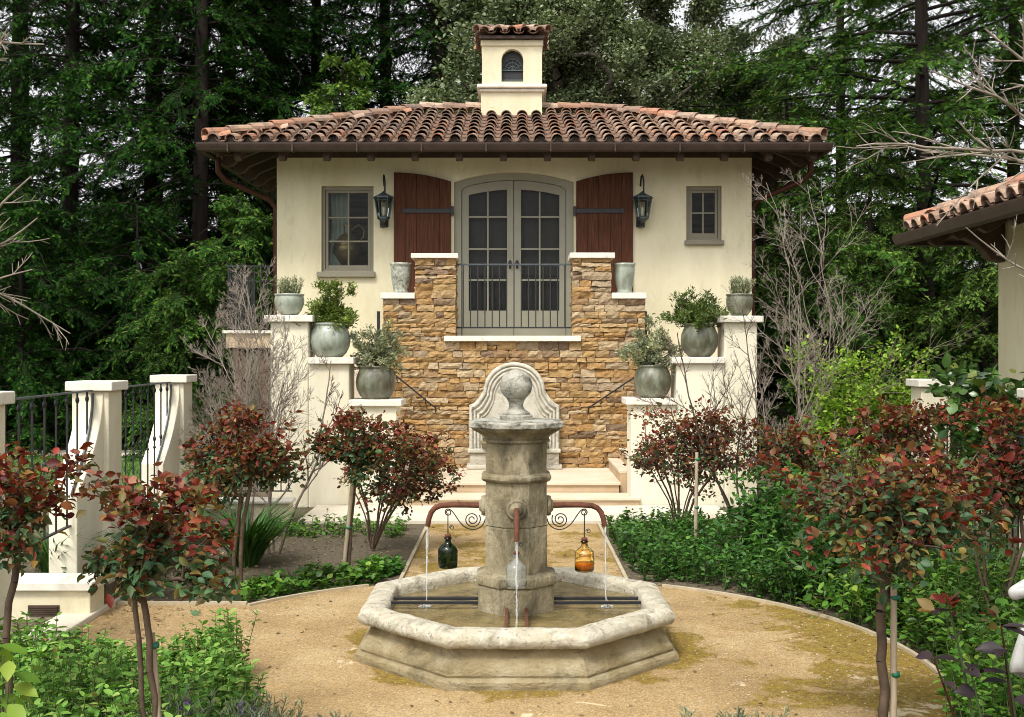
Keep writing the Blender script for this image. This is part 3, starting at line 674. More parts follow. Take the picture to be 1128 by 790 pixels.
# ---- wall lanterns
def lantern(px, label):
    X = wx(px, HF-.17); t = thing('wall_lantern', label, 'wall lantern', (X, HF, wz(222, HF)), 'lanterns on the cream facade')
    YL = HF-.20; z = lambda py: wz(py, YL)
    b = MB(); b.tube([(X+.02, YL, z(214)), (X+.02, YL, z(200)), (X+.012, YL+.015, z(195)), (X, YL+.03, z(192.5)), (X-.012, YL+.07, z(194)), (X-.012, HF-.005, z(203))], .014, 8); b.build('hook', M['iron'], t)
    b = MB(); b.lathe([(.005, .10), (.02, .085), (.07, .05), (.175, .0), (.18, -.02), (.15, -.034)], 6, (X, YL, z(217)), 0, False); b.build('lid', M['verdigris'], t)
    zt, zb = z(218.6), z(239.5)
    fr = MB(); gl = MB(); n = 6
    for k in range(n):
        a = 2*math.pi*k/n; fr.bar((X+0.155*math.cos(a), YL+0.155*math.sin(a), zt), (X+.10*math.cos(a), YL+.10*math.sin(a), zb), .016, .016)
    for zz, r1 in ((zt, .158), (zt-.10*(zt-zb), .152), (zb, .103)): fr.lathe([(r1, -.008), (r1+.008, 0), (r1, .008), (r1-.012, 0)], 6, (X, YL, zz), 0, False)
    fr.lathe([(.10, 0), (.108, -.02), (.06, -.06), (.018, -.09)], 6, (X, YL, zb), 0, False); fr.build('cage', M['verdigris'], t)
    gl.lathe([(.147, zt), (.093, zb)], 6, (X, YL, 0), 0, False, cap=False); gl.build('glass', M['pane'], t)
    b = MB(); b.lathe([(.022, 0), (.022, .16), (.012, .17)], 8, (X, YL, zb)); b.build('candle', M['cap'], t)
    b = MB(); b.box(X-.085, X+.06, HF-.035, HF-.003, z(249), z(236)); b.tube([(X-.02, HF-.01, z(240)), (X-.02, HF-.10, z(247)), (X-.01, HF-.17, z(246)), (X, YL, zb-.08)], [.05, .06, .05, .02], 8); b.build('bracket', M['iron'], t, .006)
lantern(422.8, 'dark iron wall lantern between the tall six-pane window and a shutter')
lantern(707.5, 'dark iron wall lantern between a shutter and the small four-pane window')
v = MB(); VX, VY, VZ = wx(383, HF+.5), HF+.42, wz(293, HF+.42)
v.lathe([(.10, 0), (.13, .03), (.24, .22), (.25, .32), (.17, .48), (.08, .58), (.08, .66), (.12, .72)], 20, (VX, VY, VZ))
vz = v.build('vase', M['brass']); tag(vz, 'brass two-handled vase standing inside the left window', 'vase')
h = MB()
for s in (-1, 1): h.tube([(VX+s*.08, VY, VZ+.62), (VX+s*.2, VY, VZ+.72), (VX+s*.31, VY, VZ+.62), (VX+s*.28, VY, VZ+.48), (VX+s*.19, VY, VZ+.42)], .018, 8)
h.build('handle', M['brass'], vz)
b = MB(); b.box(VX-.5, VX+.5, VY-.3, VY+.3, VZ-.06, VZ-.004); b.build('interior_shelf', M['darkwood'], house)

# ================================================================== STONE WALL with the door landing
SY = 17.1
sw = thing('stone_wall', 'golden ledgestone retaining wall with stepped pillars below the french doors', 'stone wall', (.03, SY, 0))
def ledge(mb, o, u, nrm, u0, u1, z0, z1, seed):
    rg = np.random.default_rng(seed); o = np.array(o, float); u = np.array(u, float); nrm = np.array(nrm, float); z = z0
    while z < z1-.01:
        h = rg.choice([.06, .08, .105, .13, .16], p=[.26, .32, .26, .12, .04])
        if z+h > z1-.05: h = z1-z
        a = u0
        while a < u1-.01:
            Lr = rg.uniform(.11, .40)*(1.15 if h < .1 else 1)
            if a+Lr > u1-.12: Lr = u1-a
            parts = [(z, h)]
            if h > .12 and rg.random() < .35: k = h*rg.uniform(.4, .6); parts = [(z, k), (z+k, h-k)]
            for zz, hh in parts:
                pr = .036+.026*rg.random(); g_ = .003; q = []
                na, nz = max(2, int(Lr/.055)), max(2, int(hh/.045)); tl = rg.normal(size=2)*.010; back = []
                for iz in range(nz+1):
                    for ia in range(na+1):
                        fa, fz = ia/na, iz/nz; ed = (ia in (0, na)) or (iz in (0, nz)); jj = rg.normal(size=3)
                        da = a+g_+(Lr-2*g_)*fa+jj[0]*(.004 if not ed else .0045); dz = zz+g_+(hh-2*g_)*fz+jj[2]*.0045
                        q.append(o+u*da+nrm*(pr+tl[0]*(fa-.5)*2+tl[1]*(fz-.5)*2+jj[1]*.0075-(.010 if ed else 0))+np.array([0, 0, dz]))
                w1 = na+1; rim_ = [k for k in range(w1)]+[r2*w1+na for r2 in range(1, nz+1)]+[nz*w1+na-k for k in range(1, na+1)]+[(nz-r2)*w1 for r2 in range(1, nz)]
                nf0 = len(q)
                for k in rim_: p_ = q[k]; q.append(p_-nrm*(np.dot(p_-o, nrm)+.06))
                fs = [(r2*w1+k, r2*w1+k+1, (r2+1)*w1+k+1, (r2+1)*w1+k) for r2 in range(nz) for k in range(na)]
                nr_ = len(rim_); fs += [(rim_[k], nf0+k, nf0+(k+1) % nr_, rim_[(k+1) % nr_]) for k in range(nr_)]
                mb.add(q, fs)
            a += Lr
        z += h
def X17(px): return wx(px, SY-.05)
zs, zsh, zp = wz(376, SY), wz(329, SY), wz(284.5, SY)
xs4 = [X17(421.5), X17(502), X17(630.5), X17(711)]; xp = [X17(457), X17(673.5)]
core = MB(); D0 = .55
core.box(xs4[0]+.01, xs4[3]-.01, SY, SY+D0, 0, zs); core.box(xs4[0]+.01, xs4[1]-.01, SY, SY+D0, zs, zsh); core.box(xs4[2]+.01, xs4[3]-.01, SY, SY+D0, zs, zsh)
core.box(xp[0]+.01, xs4[1]-.01, SY, SY+D0, zsh, zp); core.box(xs4[2]+.01, xp[1]-.01, SY, SY+D0, zsh, zp)
core.box(xs4[1]-.01, xs4[2]+.01, SY+D0, HF-.003, zs-.2, zs+.02)
core.build('wall_core', M['mortar'], sw)
lg = MB(); fn = (0, -1, 0)
ledge(lg, (0, SY, 0), (1,0,0), fn, xs4[0], xs4[3], .27, zs, 1)
ledge(lg, (0, SY, 0), (1,0,0), fn, xs4[0], xs4[1], zs, zsh, 2); ledge(lg, (0, SY, 0), (1,0,0), fn, xs4[2], xs4[3], zs, zsh, 3)
ledge(lg, (0, SY, 0), (1,0,0), fn, xp[0], xs4[1], zsh, zp, 4); ledge(lg, (0, SY, 0), (1,0,0), fn, xs4[2], xp[1], zsh, zp, 5)
for i, (x, sg, a0, a1) in enumerate(((xs4[0], -1, .27, zsh), (xs4[3], 1, .27, zsh), (xs4[1], 1, zs+.08, zp), (xs4[2], -1, zs+.08, zp), (xp[0], -1, zsh+.08, zp), (xp[1], 1, zsh+.08, zp))):
    ledge(lg, (x-sg*.055, 0, 0), (0,1,0), (sg, 0, 0), SY+.005, SY+D0, a0, a1, 10+i)
lg.build('stone_facing', M['ledge'], sw)
def capslab(x0, x1, p0, p1, Y, back, nm='coping'):
    b = MB(); b.box(wx(x0, Y), wx(x1, Y), Y, Y+back, wz(p1, Y), wz(p0, Y)); b.build(nm, M['cap'], sw, .008)
capslab(452.5, 504.5, 279, 284.3, SY-.09, .73); capslab(628, 677.5, 278.3, 284.3, SY-.09, .73)
capslab(419, 456.8, 322.5, 329, SY-.09, .73); capslab(674.0, 712.5, 322.5, 329, SY-.09, .73)
capslab(489, 640, 370, 376, SY-.12, .68, 'sill')
# balcony railing
rl = thing('balcony_railing', 'black iron balcony railing before the french doors', 'railing', (.03, SY+.2, zs+.06))
YR = SY+.22; zt, zb = wz(291.5, YR), wz(361, YR)
b = MB(); b.box(xs4[1]-.01, xs4[2]+.01, YR-.016, YR+.016, zt-.012, zt+.014); b.build('top_rail', M['railiron'], rl)
b = MB(); b.box(xs4[1]-.01, xs4[2]+.01, YR-.012, YR+.012, zb-.012, zb+.012); b.build('bottom_rail', M['iron'], rl)
n_b = 15
for i in range(n_b):
    x = xs4[1]+.105+(xs4[2]-xs4[1]-.21)*i/(n_b-1)
    b = MB(); b.box(x-.009, x+.009, YR-.009, YR+.009, zb+.012, zt-.012); b.build('baluster', M['iron'], rl)

# ================================================================== STAIR WALLS (stepped stucco piers), steps, handrails
PY = 14.65; PD = .52
def stair_wall(L, label, sgn):
    t = thing('stair_wall', label, 'stair wall', (wx((L[0][0]+L[2][1])/2, PY), PY, 0), 'stepped stucco stair walls')
    b = MB()
    out = []
    xs_ = [(wx(a, PY), wx(c, PY), wz(tp, PY)) for a, c, tp in L]
    for i, (a, c, z) in enumerate(xs_):
        b.box(a, c, PY+.006*i, PY+PD-.004*i, 0, z)
    b.build('pier', M['pierstucco'], t, .02)
    for i, (a, c, z) in enumerate(xs_):
        hi = xs_[i+1] if i < 2 else None
        a2, c2 = a-.07, c+.07
        if hi is not None:
            if hi[0] > a: c2 = hi[0]-.004
            else: a2 = hi[1]+.004
        k = MB(); k.box(a2, c2, PY-.06, PY+PD+.05, z-.002, z+.085); k.build('cap', M['cap'], t, .01)
    return t
# each: (px left, px right, px y of the cap underside), low / middle / high
stair_wall([(384.5, 437, 447.3), (339.5, 384.5, 400.8), (297.5, 339.5, 354.5)], 'stepped cream stair wall carrying three pots left of the stone wall', -1)
stair_wall([(695, 745, 445.8), (745, 798, 400.3), (798, 834.5, 355)], 'stepped cream stair wall carrying three pots right of the stone wall', 1)
st = thing('entry_steps', 'two broad cream stone steps behind the fountain', 'steps', (.05, 14.7, 0))
def step(z0, z1, yf, x0, x1, yb, par=st):
    b = MB(); b.box(x0+.02, x1-.02, yf+.03, yb, z0, z1-.04); o = b.build('riser', M['riser'], par)
    b = MB(); b.box(x0, x1, yf, yb, z1-.04, z1); b.build('tread', M['step'], par, .008)
xr, xl = wx(706, 14.6), wx(426, 14.6)
step(.045, .15, 14.60, xl, xr, 15.12); step(.045, .29, 15.12, wx(448, 15.1), wx(684, 15.1), SY-.003)
for sg, lab in ((-1, 'left'), (1, 'right')):
    fl = thing('side_stairs', 'cream stone stairs rising behind the stepped wall on the %s' % lab, 'stairs', (sg*1.7, 16, .29), 'side stairs behind the stepped walls')
    x0 = wx(684, 15.1) if sg > 0 else wx(448, 15.1)
    for k in range(9):
        xa = x0+sg*.168*k; xb = xa+sg*(.188 if k < 8 else .32); z1 = .29+.155*(k+1)
        lo, hi_ = min(xa, xb), max(xa, xb)
        b = MB(); b.box(lo, hi_, PY+PD+.06, SY-.07, .04, z1-.04); b.build('riser', M['riser'], fl)
        b = MB(); b.box(lo-.012, hi_+.012, PY+PD+.058, SY-.068, z1-.04, z1); b.build('tread', M['step'], fl, .006)
    hr = thing('handrail', 'dark iron handrail climbing the stone wall on the %s of the steps' % lab, 'handrail', (sg*1.4, SY-.12, 1.3), 'iron stair handrails')
    YH = SY-.17
    pts = [(443, 419.5), (476, 446.5)] if sg < 0 else [(697, 417), (652, 447)]
    A_, B_ = [Vector((wx(p, YH), YH, wz(q, YH))) for p, q in pts]; A2 = A_+(A_-B_)*.9
    b = MB(); b.bar(A2, B_, .03, .022); b.tube([B_, B_+Vector((-sg*.05, 0, -.035)), B_+Vector((-sg*.055, .03, -.09)), B_+Vector((-sg*.04, .15, -.11))], .013, 8); b.build('rail', M['iron'], hr)
    for f in (.12, .62):
        p = B_.lerp(A2, f); b = MB(); b.tube([p, p+Vector((0, .02, -.06)), p+Vector((0, .15, -.07))], .009, 6); b.build('bracket', M['iron'], hr)
    up = thing('rail_post', 'short dark rail post behind the %s shoulder of the stone wall' % lab, 'rail post', (sg*2.1, HF-.7, 2.0), 'upper stair rail posts')
    xq = wx(417, HF-.7) if sg < 0 else wx(711, HF-.7)
    b = MB(); z0, z1 = wz(400, HF-.7), wz(343, HF-.7); b.box(xq-.025, xq+.025, HF-.72, HF-.68, 1.4, z1); b.build('post', M['iron'], up)
    uf = thing('upper_stairs', 'upper flight of stairs against the facade on the %s of the door landing' % lab, 'stairs', (sg*2.5, 18, 0), 'upper stair flights')
    for k in range(4):
        xa = sg*(2.1+.3*k)+.03; xb = sg*(2.1+.3*(k+1)+(.4 if k == 3 else 0))+.03; z1 = 2.15-.155*k
        b = MB(); b.box(min(xa, xb), max(xa, xb), SY+D0+.03, HF-.005, .04, z1); b.build('tread', M['step'], uf)
# ================================================================== WALL FOUNTAIN backplate on the stone wall
WY = SY-.10
wf = thing('wall_fountain', 'pale stone backplate with an arched moulded top against the golden wall', 'wall fountain', (wx(566.5, WY), WY, .29))
def plate(k, dy, c=566.5):
    """outline px offset inwards by k"""
    o = []; wS = 49.5-k; zt = 399+k
    o += [(c-wS, 495), (c-wS, 446+k*.9)]
    o += [(c-wS+ (49.5-wS)*0+ 3*t_, 446+k*.9-2*t_) for t_ in ()]
    # concave shoulder then the round crown
    r1 = 13-k*.15
    for a in np.linspace(0, 1, 7)[1:]:
        o.append((c-wS+(wS-33.5+k*.75)*a, 446+k*.9-17*a**1.8))
    rc = 33.5-k*.75; cy_ = 429+k*.9
    for a in np.linspace(math.pi, math.pi/2, 12)[1:]:
        o.append((c+rc*math.cos(a), cy_-(cy_-zt)*math.sin(a)))
    full = o+[(2*c-x, y) for x, y in o[::-1][1:]]
    return [P(x, y, WY) for x, y in full]
b = MB(); b.prism(plate(0, 0), WY-.10, SY-.06); b.build('backplate', M['platestone'], wf, .012)
b = MB()
for k, d_, rad in ((2.5, .11, .028), (6.5, .115, .020), (10.5, .115, .022), (14, .11, .012)):
    b.tube([(x, WY-d_, z) for x, z in plate(k, 0)], rad, 8)
b.build('moulding', M['platestone'], wf)
b = MB(); cW = wx(566.5, WY)
b.box(cW-.72, cW+.72, WY-.22, SY-.05, wz(498, WY), wz(493.5, WY)); b.box(cW-.69, cW+.69, WY-.18, SY-.05, .29, wz(498.2, WY)); b.box(cW-.74, cW+.74, WY-.23, SY-.05, .29, .36)
b.build('pedestal', M['platestone'], wf, .02)
b = MB()
b.octa([(.05, .29), (.20, .30), (.30, .50), (.48, .66), (.52, .72), (.50, .76), (.42, .74), (.05, .66)], (cW, WY-.22, 0)); b.build('bowl', M['oldstone'], wf, .01)

# ================================================================== OCTAGONAL FOUNTAIN
FX, FY = .03, 7.82
ft = thing('fountain', 'octagonal old stone fountain with a ball-topped column in a low basin', 'fountain', (FX, FY, 0))
b = MB()
prof = [(.885, .0), (1.092, .0), (1.098, .03), (1.094, .058), (1.082, .070), (1.052, .074), (1.060, .092), (1.054, .118), (1.026, .155), (1.000, .195), (.990, .230), (.996, .256), (1.02, .268)]
b.octa(prof, (FX, FY, 0), cap=False); roughen(b.build('basin', M['basinstone'], ft), .035, .0035, 7)
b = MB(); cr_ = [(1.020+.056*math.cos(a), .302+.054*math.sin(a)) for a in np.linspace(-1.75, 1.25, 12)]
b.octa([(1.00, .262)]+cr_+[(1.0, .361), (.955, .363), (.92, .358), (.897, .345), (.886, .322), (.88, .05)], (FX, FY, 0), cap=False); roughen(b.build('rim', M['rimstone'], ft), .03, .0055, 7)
b = MB(); b.octa([(.01, .03), (.884, .03), (.884, .05), (.01, .05)], (FX, FY, 0)); b.build('basin_floor', M['oldstone'], ft)
me = bpy.data.meshes.new('water_surface'); k8 = .884/math.cos(math.pi/8)
me.from_pydata([(FX+k8*math.cos(math.pi/8+i*math.pi/4), FY+k8*math.sin(math.pi/8+i*math.pi/4), .272) for i in range(8)], [], [tuple(range(8))])
link('water_surface', me, ft, M['water'])
b = MB()
b.octa([(.268, .05), (.268, .445), (.262, .452), (.278, .462), (.284, .49), (.278, .52), (.258, .536), (.224, .542)], (FX, FY, 0)); roughen(b.build('plinth', M['oldstone'], ft), .025, .004, 10)
b = MB(); b.octa([(.219, .540), (.218, .868)], (FX, FY, 0)); b.octa([(.219, .874), (.217, 1.185)], (FX, FY, 0)); b.octa([(.205, .86), (.205, .88)], (FX, FY, 0))
b.octa([(.218, 1.180), (.236, 1.188), (.247, 1.204), (.247, 1.222), (.236, 1.238), (.216, 1.244)], (FX, FY, 0)); b.octa([(.216, 1.243), (.216, 1.47)], (FX, FY, 0))
roughen(b.build('column', M['oldstone'], ft), .025, .0026, 12)
b = MB(); b.octa([(.214, 1.46), (.236, 1.465), (.238, 1.480), (.228, 1.486), (.236, 1.505), (.262, 1.525), (.298, 1.545), (.312, 1.558), (.314, 1.566)], (FX, FY, 0)); roughen(b.build('capital', M['oldstone'], ft), .025, .003, 10)
b = MB(); b.octa([(.318, 1.564), (.330, 1.572), (.331, 1.602), (.322, 1.612), (.10, 1.618)], (FX, FY, 0)); roughen(b.build('top_slab', M['capstone'], ft), .025, .005, 12)
b = MB(); c0 = (FX, FY, 0); b.octa([(.115, 1.612), (.118, 1.645), (.098, 1.652), (.100, 1.664)], c0)
b.lathe([(.098, 1.662), (.085, 1.675), (.058, 1.69), (.050, 1.715), (.056, 1.745), (.07, 1.765)], 28, c0)
b.lathe([(.115*math.sin(a)+.0005, 1.862-.115*math.cos(a)) for a in np.linspace(0.25, math.pi, 20)], 36, c0); roughen(b.build('ball_finial', M['capstone'], ft), .02, .0025, 14)
def rosette(ang):
    b = MB(); prof = [(.072, .0), (.074, .02), (.066, .035), (.058, .034), (.052, .03), (.044, .042), (.034, .052), (.001, .055)]
    b.lathe(prof, 24, (0, 0, 0)); Rm = Matrix.Translation((FX, FY, 1.0)) @ Matrix.Rotation(ang, 4, 'Z') @ Matrix.Translation((.214, 0, 0)) @ Matrix.Rotation(R(90), 4, 'Y')
    b.v = [tuple(Rm @ Vector(v)) for v in b.v]; b.build('rosette', M['oldstone'], ft)
def spout(ang):
    rosette(ang); Rm = Matrix.Translation((FX, FY, 0)) @ Matrix.Rotation(ang, 4, 'Z')
    L = [(.25, 0, 1.0), (.34, 0, 1.003), (.46, 0, 1.004), (.545, 0, .998), (.585, 0, .980), (.610, 0, .950), (.626, 0, .905), (.636, 0, .850)]
    b = MB(); b.tube([Rm @ Vector(p) for p in L], [.021, .020, .020, .020, .020, .020, .0195, .019], 12); o = b.build('spout', M['rust'], ft)
    s = MB(); uu = np.linspace(0, 1, 26); rj = np.random.default_rng(int(math.degrees(ang))+3)
    s.tube([Rm @ Vector((.637+.007*u+.0012*rj.normal(), .0015*rj.normal(), .852-.582*u**1.15)) for u in uu], [max(.0028, .0088-.004*u+.0016*rj.normal()) for u in uu], 8)
    for k in range(14):
        u = .25+.7*rj.random(); s.lathe([(.0004, -.006), (.0032, 0), (.0004, .005)], 6, tuple(Rm @ Vector((.643+.010*rj.normal(), .010*rj.normal(), .852-.58*u))))
    s.build('water_jet', M['stream'], ft)
    w_ = MB()                                     # splash ring
    for k in range(26):
        a = k*2.4; rr_ = .006+.055*((k*37) % 11)/11
        w_.lathe([(.001, -.006), (.008, 0), (.001, .008)], 6, tuple(Rm @ Vector((.643+rr_*math.cos(a), rr_*math.sin(a), .276))))
    w_.build('splash', M['stream'], ft)
    sc = MB()                                     # S scroll under the pipe with a hook eye for the bottle
    pts = []
    for a in np.linspace(4.2*math.pi, 0, 44):     # inner spiral by the column
        rr_ = .012+.048*(1-a/(4.2*math.pi)); pts.append((.315+rr_*math.cos(a+2.6)*1.0, 0, .900+rr_*math.sin(a+2.6)))
    e = pts[-1]
    sc.tube([Rm @ Vector(p) for p in pts], .0042, 6)
    def bez(p0, p1, p2, p3, n=14): return [tuple(np.array(p0)*(1-u)**3+3*np.array(p1)*u*(1-u)**2+3*np.array(p2)*u*u*(1-u)+np.array(p3)*u**3) for u in np.linspace(0, 1, n)]
    sc.tube([Rm @ Vector(p) for p in bez((.222, 0, .905), (.23, 0, .83), (.33, 0, .79), (.40, 0, .875))], .0042, 6)
    sc.tube([Rm @ Vector(p) for p in bez((.40, 0, .875), (.44, 0, .925), (.46, 0, .985), (.50, 0, .972))], .0042, 6)
    pts = [(.487+.024*(1-.5*u)*math.cos(1.2-u*8), 0, .950+.024*(1-.5*u)*math.sin(1.2-u*8)) for u in np.linspace(0, 1, 24)]; sc.tube([Rm @ Vector(p) for p in pts], .0042, 6)
    sc.build('scroll', M['iron'], ft)
for a in (180, 0, 270, 90): spout(R(a))
b = MB()
for ang in (0, 180, 270):
    Rm = Matrix.Translation((FX, FY, 0)) @ Matrix.Rotation(R(ang), 4, 'Z')
    b = MB()
    for s in (-.068, .068):
        b.bar(Rm @ Vector((.262, s, .318)), Rm @ Vector((.890, s, .318)), .022, .022)
    b.build('bucket_rest', M['rust'] if ang == 270 else M['iron'], ft, .003)
# bottles hung from the scrolls
def bottle(ang, rad, ztop, label, glass, fill=None):
    Rm = Matrix.Translation((FX, FY, 0)) @ Matrix.Rotation(R(ang), 4, 'Z'); c = Rm @ Vector((rad, 0, 0)); z0 = ztop-.245
    t = thing('bottle', label, 'bottle', (c.x, c.y, z0), 'glass bottles hung round the fountain')
    pr = [(.002, .0), (.064, .0), (.070, .007), (.071, .05), (.0705, .125), (.067, .140), (.050, .158), (.030, .172), (.024, .182), (.023, .203), (.028, .208), (.028, .217), (.019, .217), (.018, .182), (.026, .168), (.048, .153), (.064, .136), (.067, .05), (.066, .010), (.002, .006)]
    b = MB(); b.lathe(pr, 28, (c.x, c.y, z0), cap=False); b.build('glass', glass, t)
    b = MB(); b.lathe([(.017, .195), (.018, .222), (.022, .224), (.022, .236), (.015, .240)], 14, (c.x, c.y, z0)); b.build('stopper', M['cork'], t)
    b = MB(); b.tube([(c.x, c.y, z0+.235), (c.x, c.y, .945)], .004, 6)
    b.tube([(c.x+.028+.018*(1-.7*u)*math.cos(math.pi-u*9), c.y, z0+.285+.018*(1-.7*u)*math.sin(math.pi-u*9)) for u in np.linspace(0, 1, 20)], .003, 5)
    b.build('hanger', M['iron'], t)
    if fill: b = MB(); b.lathe([(.002, .007), (.0655, .013), (.0665, .05), (.0655, fill), (.002, fill)], 24, (c.x, c.y, z0), cap=False); b.build('liquid', M['orange'], t)
bottle(180, .490, .80, 'dark green glass bottle hanging from the left fountain spout', M['greenglass'])
bottle(0, .490, .775, 'amber glass bottle with orange liquid under the right fountain spout', M['amberglass'], .06)
bottle(270, .490, .765, 'clear glass bottle hanging under the front fountain spout', M['clear'])

# ================================================================== POTS AND URNS
def lathe_part(nm, prof, c, mat, par, n=32):
    b = MB(); b.lathe(prof, n, c); return b.build(nm, mat, par)
def scaled(prof, w_, h): mr = max(r for r, z in prof); mz = max(z for r, z in prof); return [(r*w_/mr/2, z*h/mz) for r, z in prof]
ROUND = [(.26, 0), (.30, .015), (.40, .12), (.475, .27), (.50, .43), (.485, .58), (.44, .71), (.40, .78), (.395, .81), (.42, .84), (.42, .875), (.375, .875), (.355, .83), (.355, .77), (.01, .76)]
SQUAT = [(.26, 0), (.30, .02), (.42, .18), (.49, .40), (.50, .55), (.485, .66), (.47, .70), (.50, .73), (.50, .78), (.45, .78), (.43, .72), (.43, .66), (.01, .64)]
URN = [(.36, 0), (.37, .03), (.32, .08), (.34, .15), (.40, .34), (.45, .58), (.47, .84), (.46, .92), (.50, .96), (.50, 1.02), (.44, 1.02), (.41, .95), (.39, .86), (.01, .84)]
def potted(label, x0, x1, y0, y1, prof, mat, Y, leafm, style, spread, top, seed, grp):
    w_ = (x1-x0)*Y/F; h = (y1-y0)*Y/F; c = (wx((x0+x1)/2, Y), Y, wz(y1, Y)); rg = np.random.default_rng(seed)
    t = thing('potted_plant', label, 'potted plant', c, grp)
    p = scaled(prof, w_, h); o = lathe_part('pot', p, c, mat, t); rs = p[-2][0]*.99; zsn = p[-1][1]+.012
    lathe_part('soil', [(.001, zsn), (rs, zsn-.004), (rs, zsn-.02), (.001, zsn-.02)], c, M['potsoil'], t, 20)
    zz = c[2]+zsn
    if style == 'bush':
        W_, H_ = spread; cc = np.array([c[0]+rg.normal()*.02, Y, zz+H_*.36]); T = blob(rg, 130, cc, (W_, W_*.8, H_*.62), .55, .3); T = T[T[:, 2] > zz-.20]
        A, pa, ra, chn, tips = grow(np.array([[c[0], Y, zz-.02], [c[0], Y, zz+.03]]), T, rg, rtip=.0022, up=.25)
        link('stems', np_mesh('stems', *wood(A, pa, ra, chn, 4)), t, M['stem'])
        tp = np.concatenate([tips, tips-1, tips-1]); V_, F_ = leaves(rg, A[tp], cc, 13, top, LEAF6, .030, .5, .5, .8, .62)
        link('foliage', np_mesh('foliage', V_, F_), t, leafm)
    else:                                        # upright spiky seedlings
        n = 70; th = rg.random(n)*2*math.pi; rr_ = rs*.85*np.sqrt(rg.random(n)); B_ = np.stack([c[0]+rr_*np.cos(th), Y+rr_*np.sin(th), np.full(n, zz)], 1)
        D = np.stack([rg.normal(size=n)*.22, rg.normal(size=n)*.22, np.ones(n)], 1); T = B_+D*(spread[1]*(.5+.6*rg.random(n)))[:, None]
        pk = frusta(B_, T, np.full(n, .004), np.full(n, .002), 4); tt = np.concatenate([B_*(1-u)+T*u for u in (.35, .6, .85, 1)])
        link('stems', np_mesh('stems', *pk), t, M['stem'])
        V_, F_ = leaves(rg, tt, c, 6, top, LEAF6, .012, .3, .9, .8, .45); link('foliage', np_mesh('foliage', V_, F_), t, leafm)
    return t
GL = [(0, (.07,.12,.02)), (.4, (.13,.20,.035)), (.8, (.20,.27,.05)), (1, (.30,.33,.08))]
SIL = [(0, (.15,.18,.105)), (.4, (.24,.27,.165)), (.8, (.33,.355,.22)), (1, (.40,.36,.15))]
M['leaf_fresh'] = leafmat('fresh_green_leaf', GL, .45, .3, 2); M['leaf_silver'] = leafmat('silver_green_leaf', SIL, .6, .25, 2)
M['leaf_bushy'] = leafmat('dark_myrtle_leaf', [(0, (.05,.09,.02)), (.5, (.10,.16,.035)), (1, (.19,.24,.06))], .45, .28, 2)
YP = PY+.24; GP = 'planted pots on the stair walls'
potted('squat pale celadon pot of small seedlings on the highest left stair pier', 302.5, 335, 324, 347, SQUAT, M['celadon'], YP, M['leaf_silver'], 'spike', (.2, .24), .035, 1, GP)
potted('round celadon pot with a bright green shrub on the middle left stair pier', 341, 386, 356, 394, ROUND, M['celadon'], YP, M['leaf_fresh'], 'bush', (.38, .56), .06, 2, GP)
potted('round pot with an olive grey trailing shrub on the lowest left stair pier', 392, 436, 403, 440.5, ROUND, M['moss_glaze'], YP, M['leaf_silver'], 'bush', (.42, .60), .055, 3, GP)
potted('round mossy green pot with a silvery shrub on the lowest right stair pier', 698, 739.5, 402, 438.7, ROUND, M['moss_glaze'], YP, M['leaf_silver'], 'bush', (.39, .58), .055, 4, GP)
potted('mossy green pot with a dense leafy shrub on the middle right stair pier', 750, 791, 356.5, 393.2, ROUND, M['moss_glaze'], YP, M['leaf_bushy'], 'bush', (.42, .48), .055, 5, GP)
potted('small green pot of spiky seedlings on the highest right stair pier', 800, 829.5, 324, 348, SQUAT, M['moss_glaze'], YP, M['leaf_silver'], 'spike', (.2, .24), .035, 6, GP)
for lab, x0, x1, y0, y1, mt in (('dark mottled empty urn on the left shoulder of the stone wall', 429.5, 453.5, 290.5, 322.3, 'urnglaze'), ('pale celadon empty urn on the right shoulder of the stone wall', 675.5, 700, 290.8, 322.3, 'celadon')):
    Yq = SY+.14; b = MB(); c = (wx((x0+x1)/2, Yq), Yq, wz(322.5, SY-.09)+.002); b.lathe(scaled(URN, (x1-x0)*Yq/F, (y1-y0)*Yq/F+.02), 36, c)
    u = b.build('urn', M[mt]); tag(u, lab, 'urn', 'tall urns on the stone wall'); 

# ================================================================== LEFT FENCE
def pier(X, Y, label, zb, zt, sg, wing=True, rot=0):
    t = thing('fence_pier', label, 'pier', (X, Y, zb), 'cream fence piers')
    b = MB(); hw = .165; zf = zb+.62*(zt-zb)*.55+.12
    b.box(X-hw, X+hw, Y-hw, Y+hw, zf, zt-.085)
    # flared foot
    hf = hw+.03
    b.add([(X-hf, Y-hf, zb), (X+hf, Y-hf, zb), (X+hf, Y+hf, zb), (X-hf, Y+hf, zb), (X-hf, Y-hf, zf-.16), (X+hf, Y-hf, zf-.16), (X+hf, Y+hf, zf-.16), (X-hf, Y+hf, zf-.16), (X-hw, Y-hw, zf), (X+hw, Y-hw, zf), (X+hw, Y+hw, zf), (X-hw, Y+hw, zf)],
          [(0,1,5,4), (1,2,6,5), (2,3,7,6), (3,0,4,7), (4,5,9,8), (5,6,10,9), (6,7,11,10), (7,4,8,11), (0,3,2,1)])
    b.build('shaft', M['pierstucco'], t, .012)
    if wing:                                      # concave buttress towards the garden gate side
        k = MB(); q = []
        for u in np.linspace(0, 1, 12): q.append((Y-hw-.012-.58*u**1.8, 1.73-.83*u))
        k.prismx([(Y-hw+.01, zb), (Y-hw+.01, zt-.10)]+q+[(q[-1][0], zb)], X-.12, X+.12); k.build('buttress', M['pierstucco'], t, .01)
    k = MB(); k.box(X-.21, X+.21, Y-.21, Y+.21, zt-.085, zt); k.build('cap', M['cap'], t, .01)
    return t
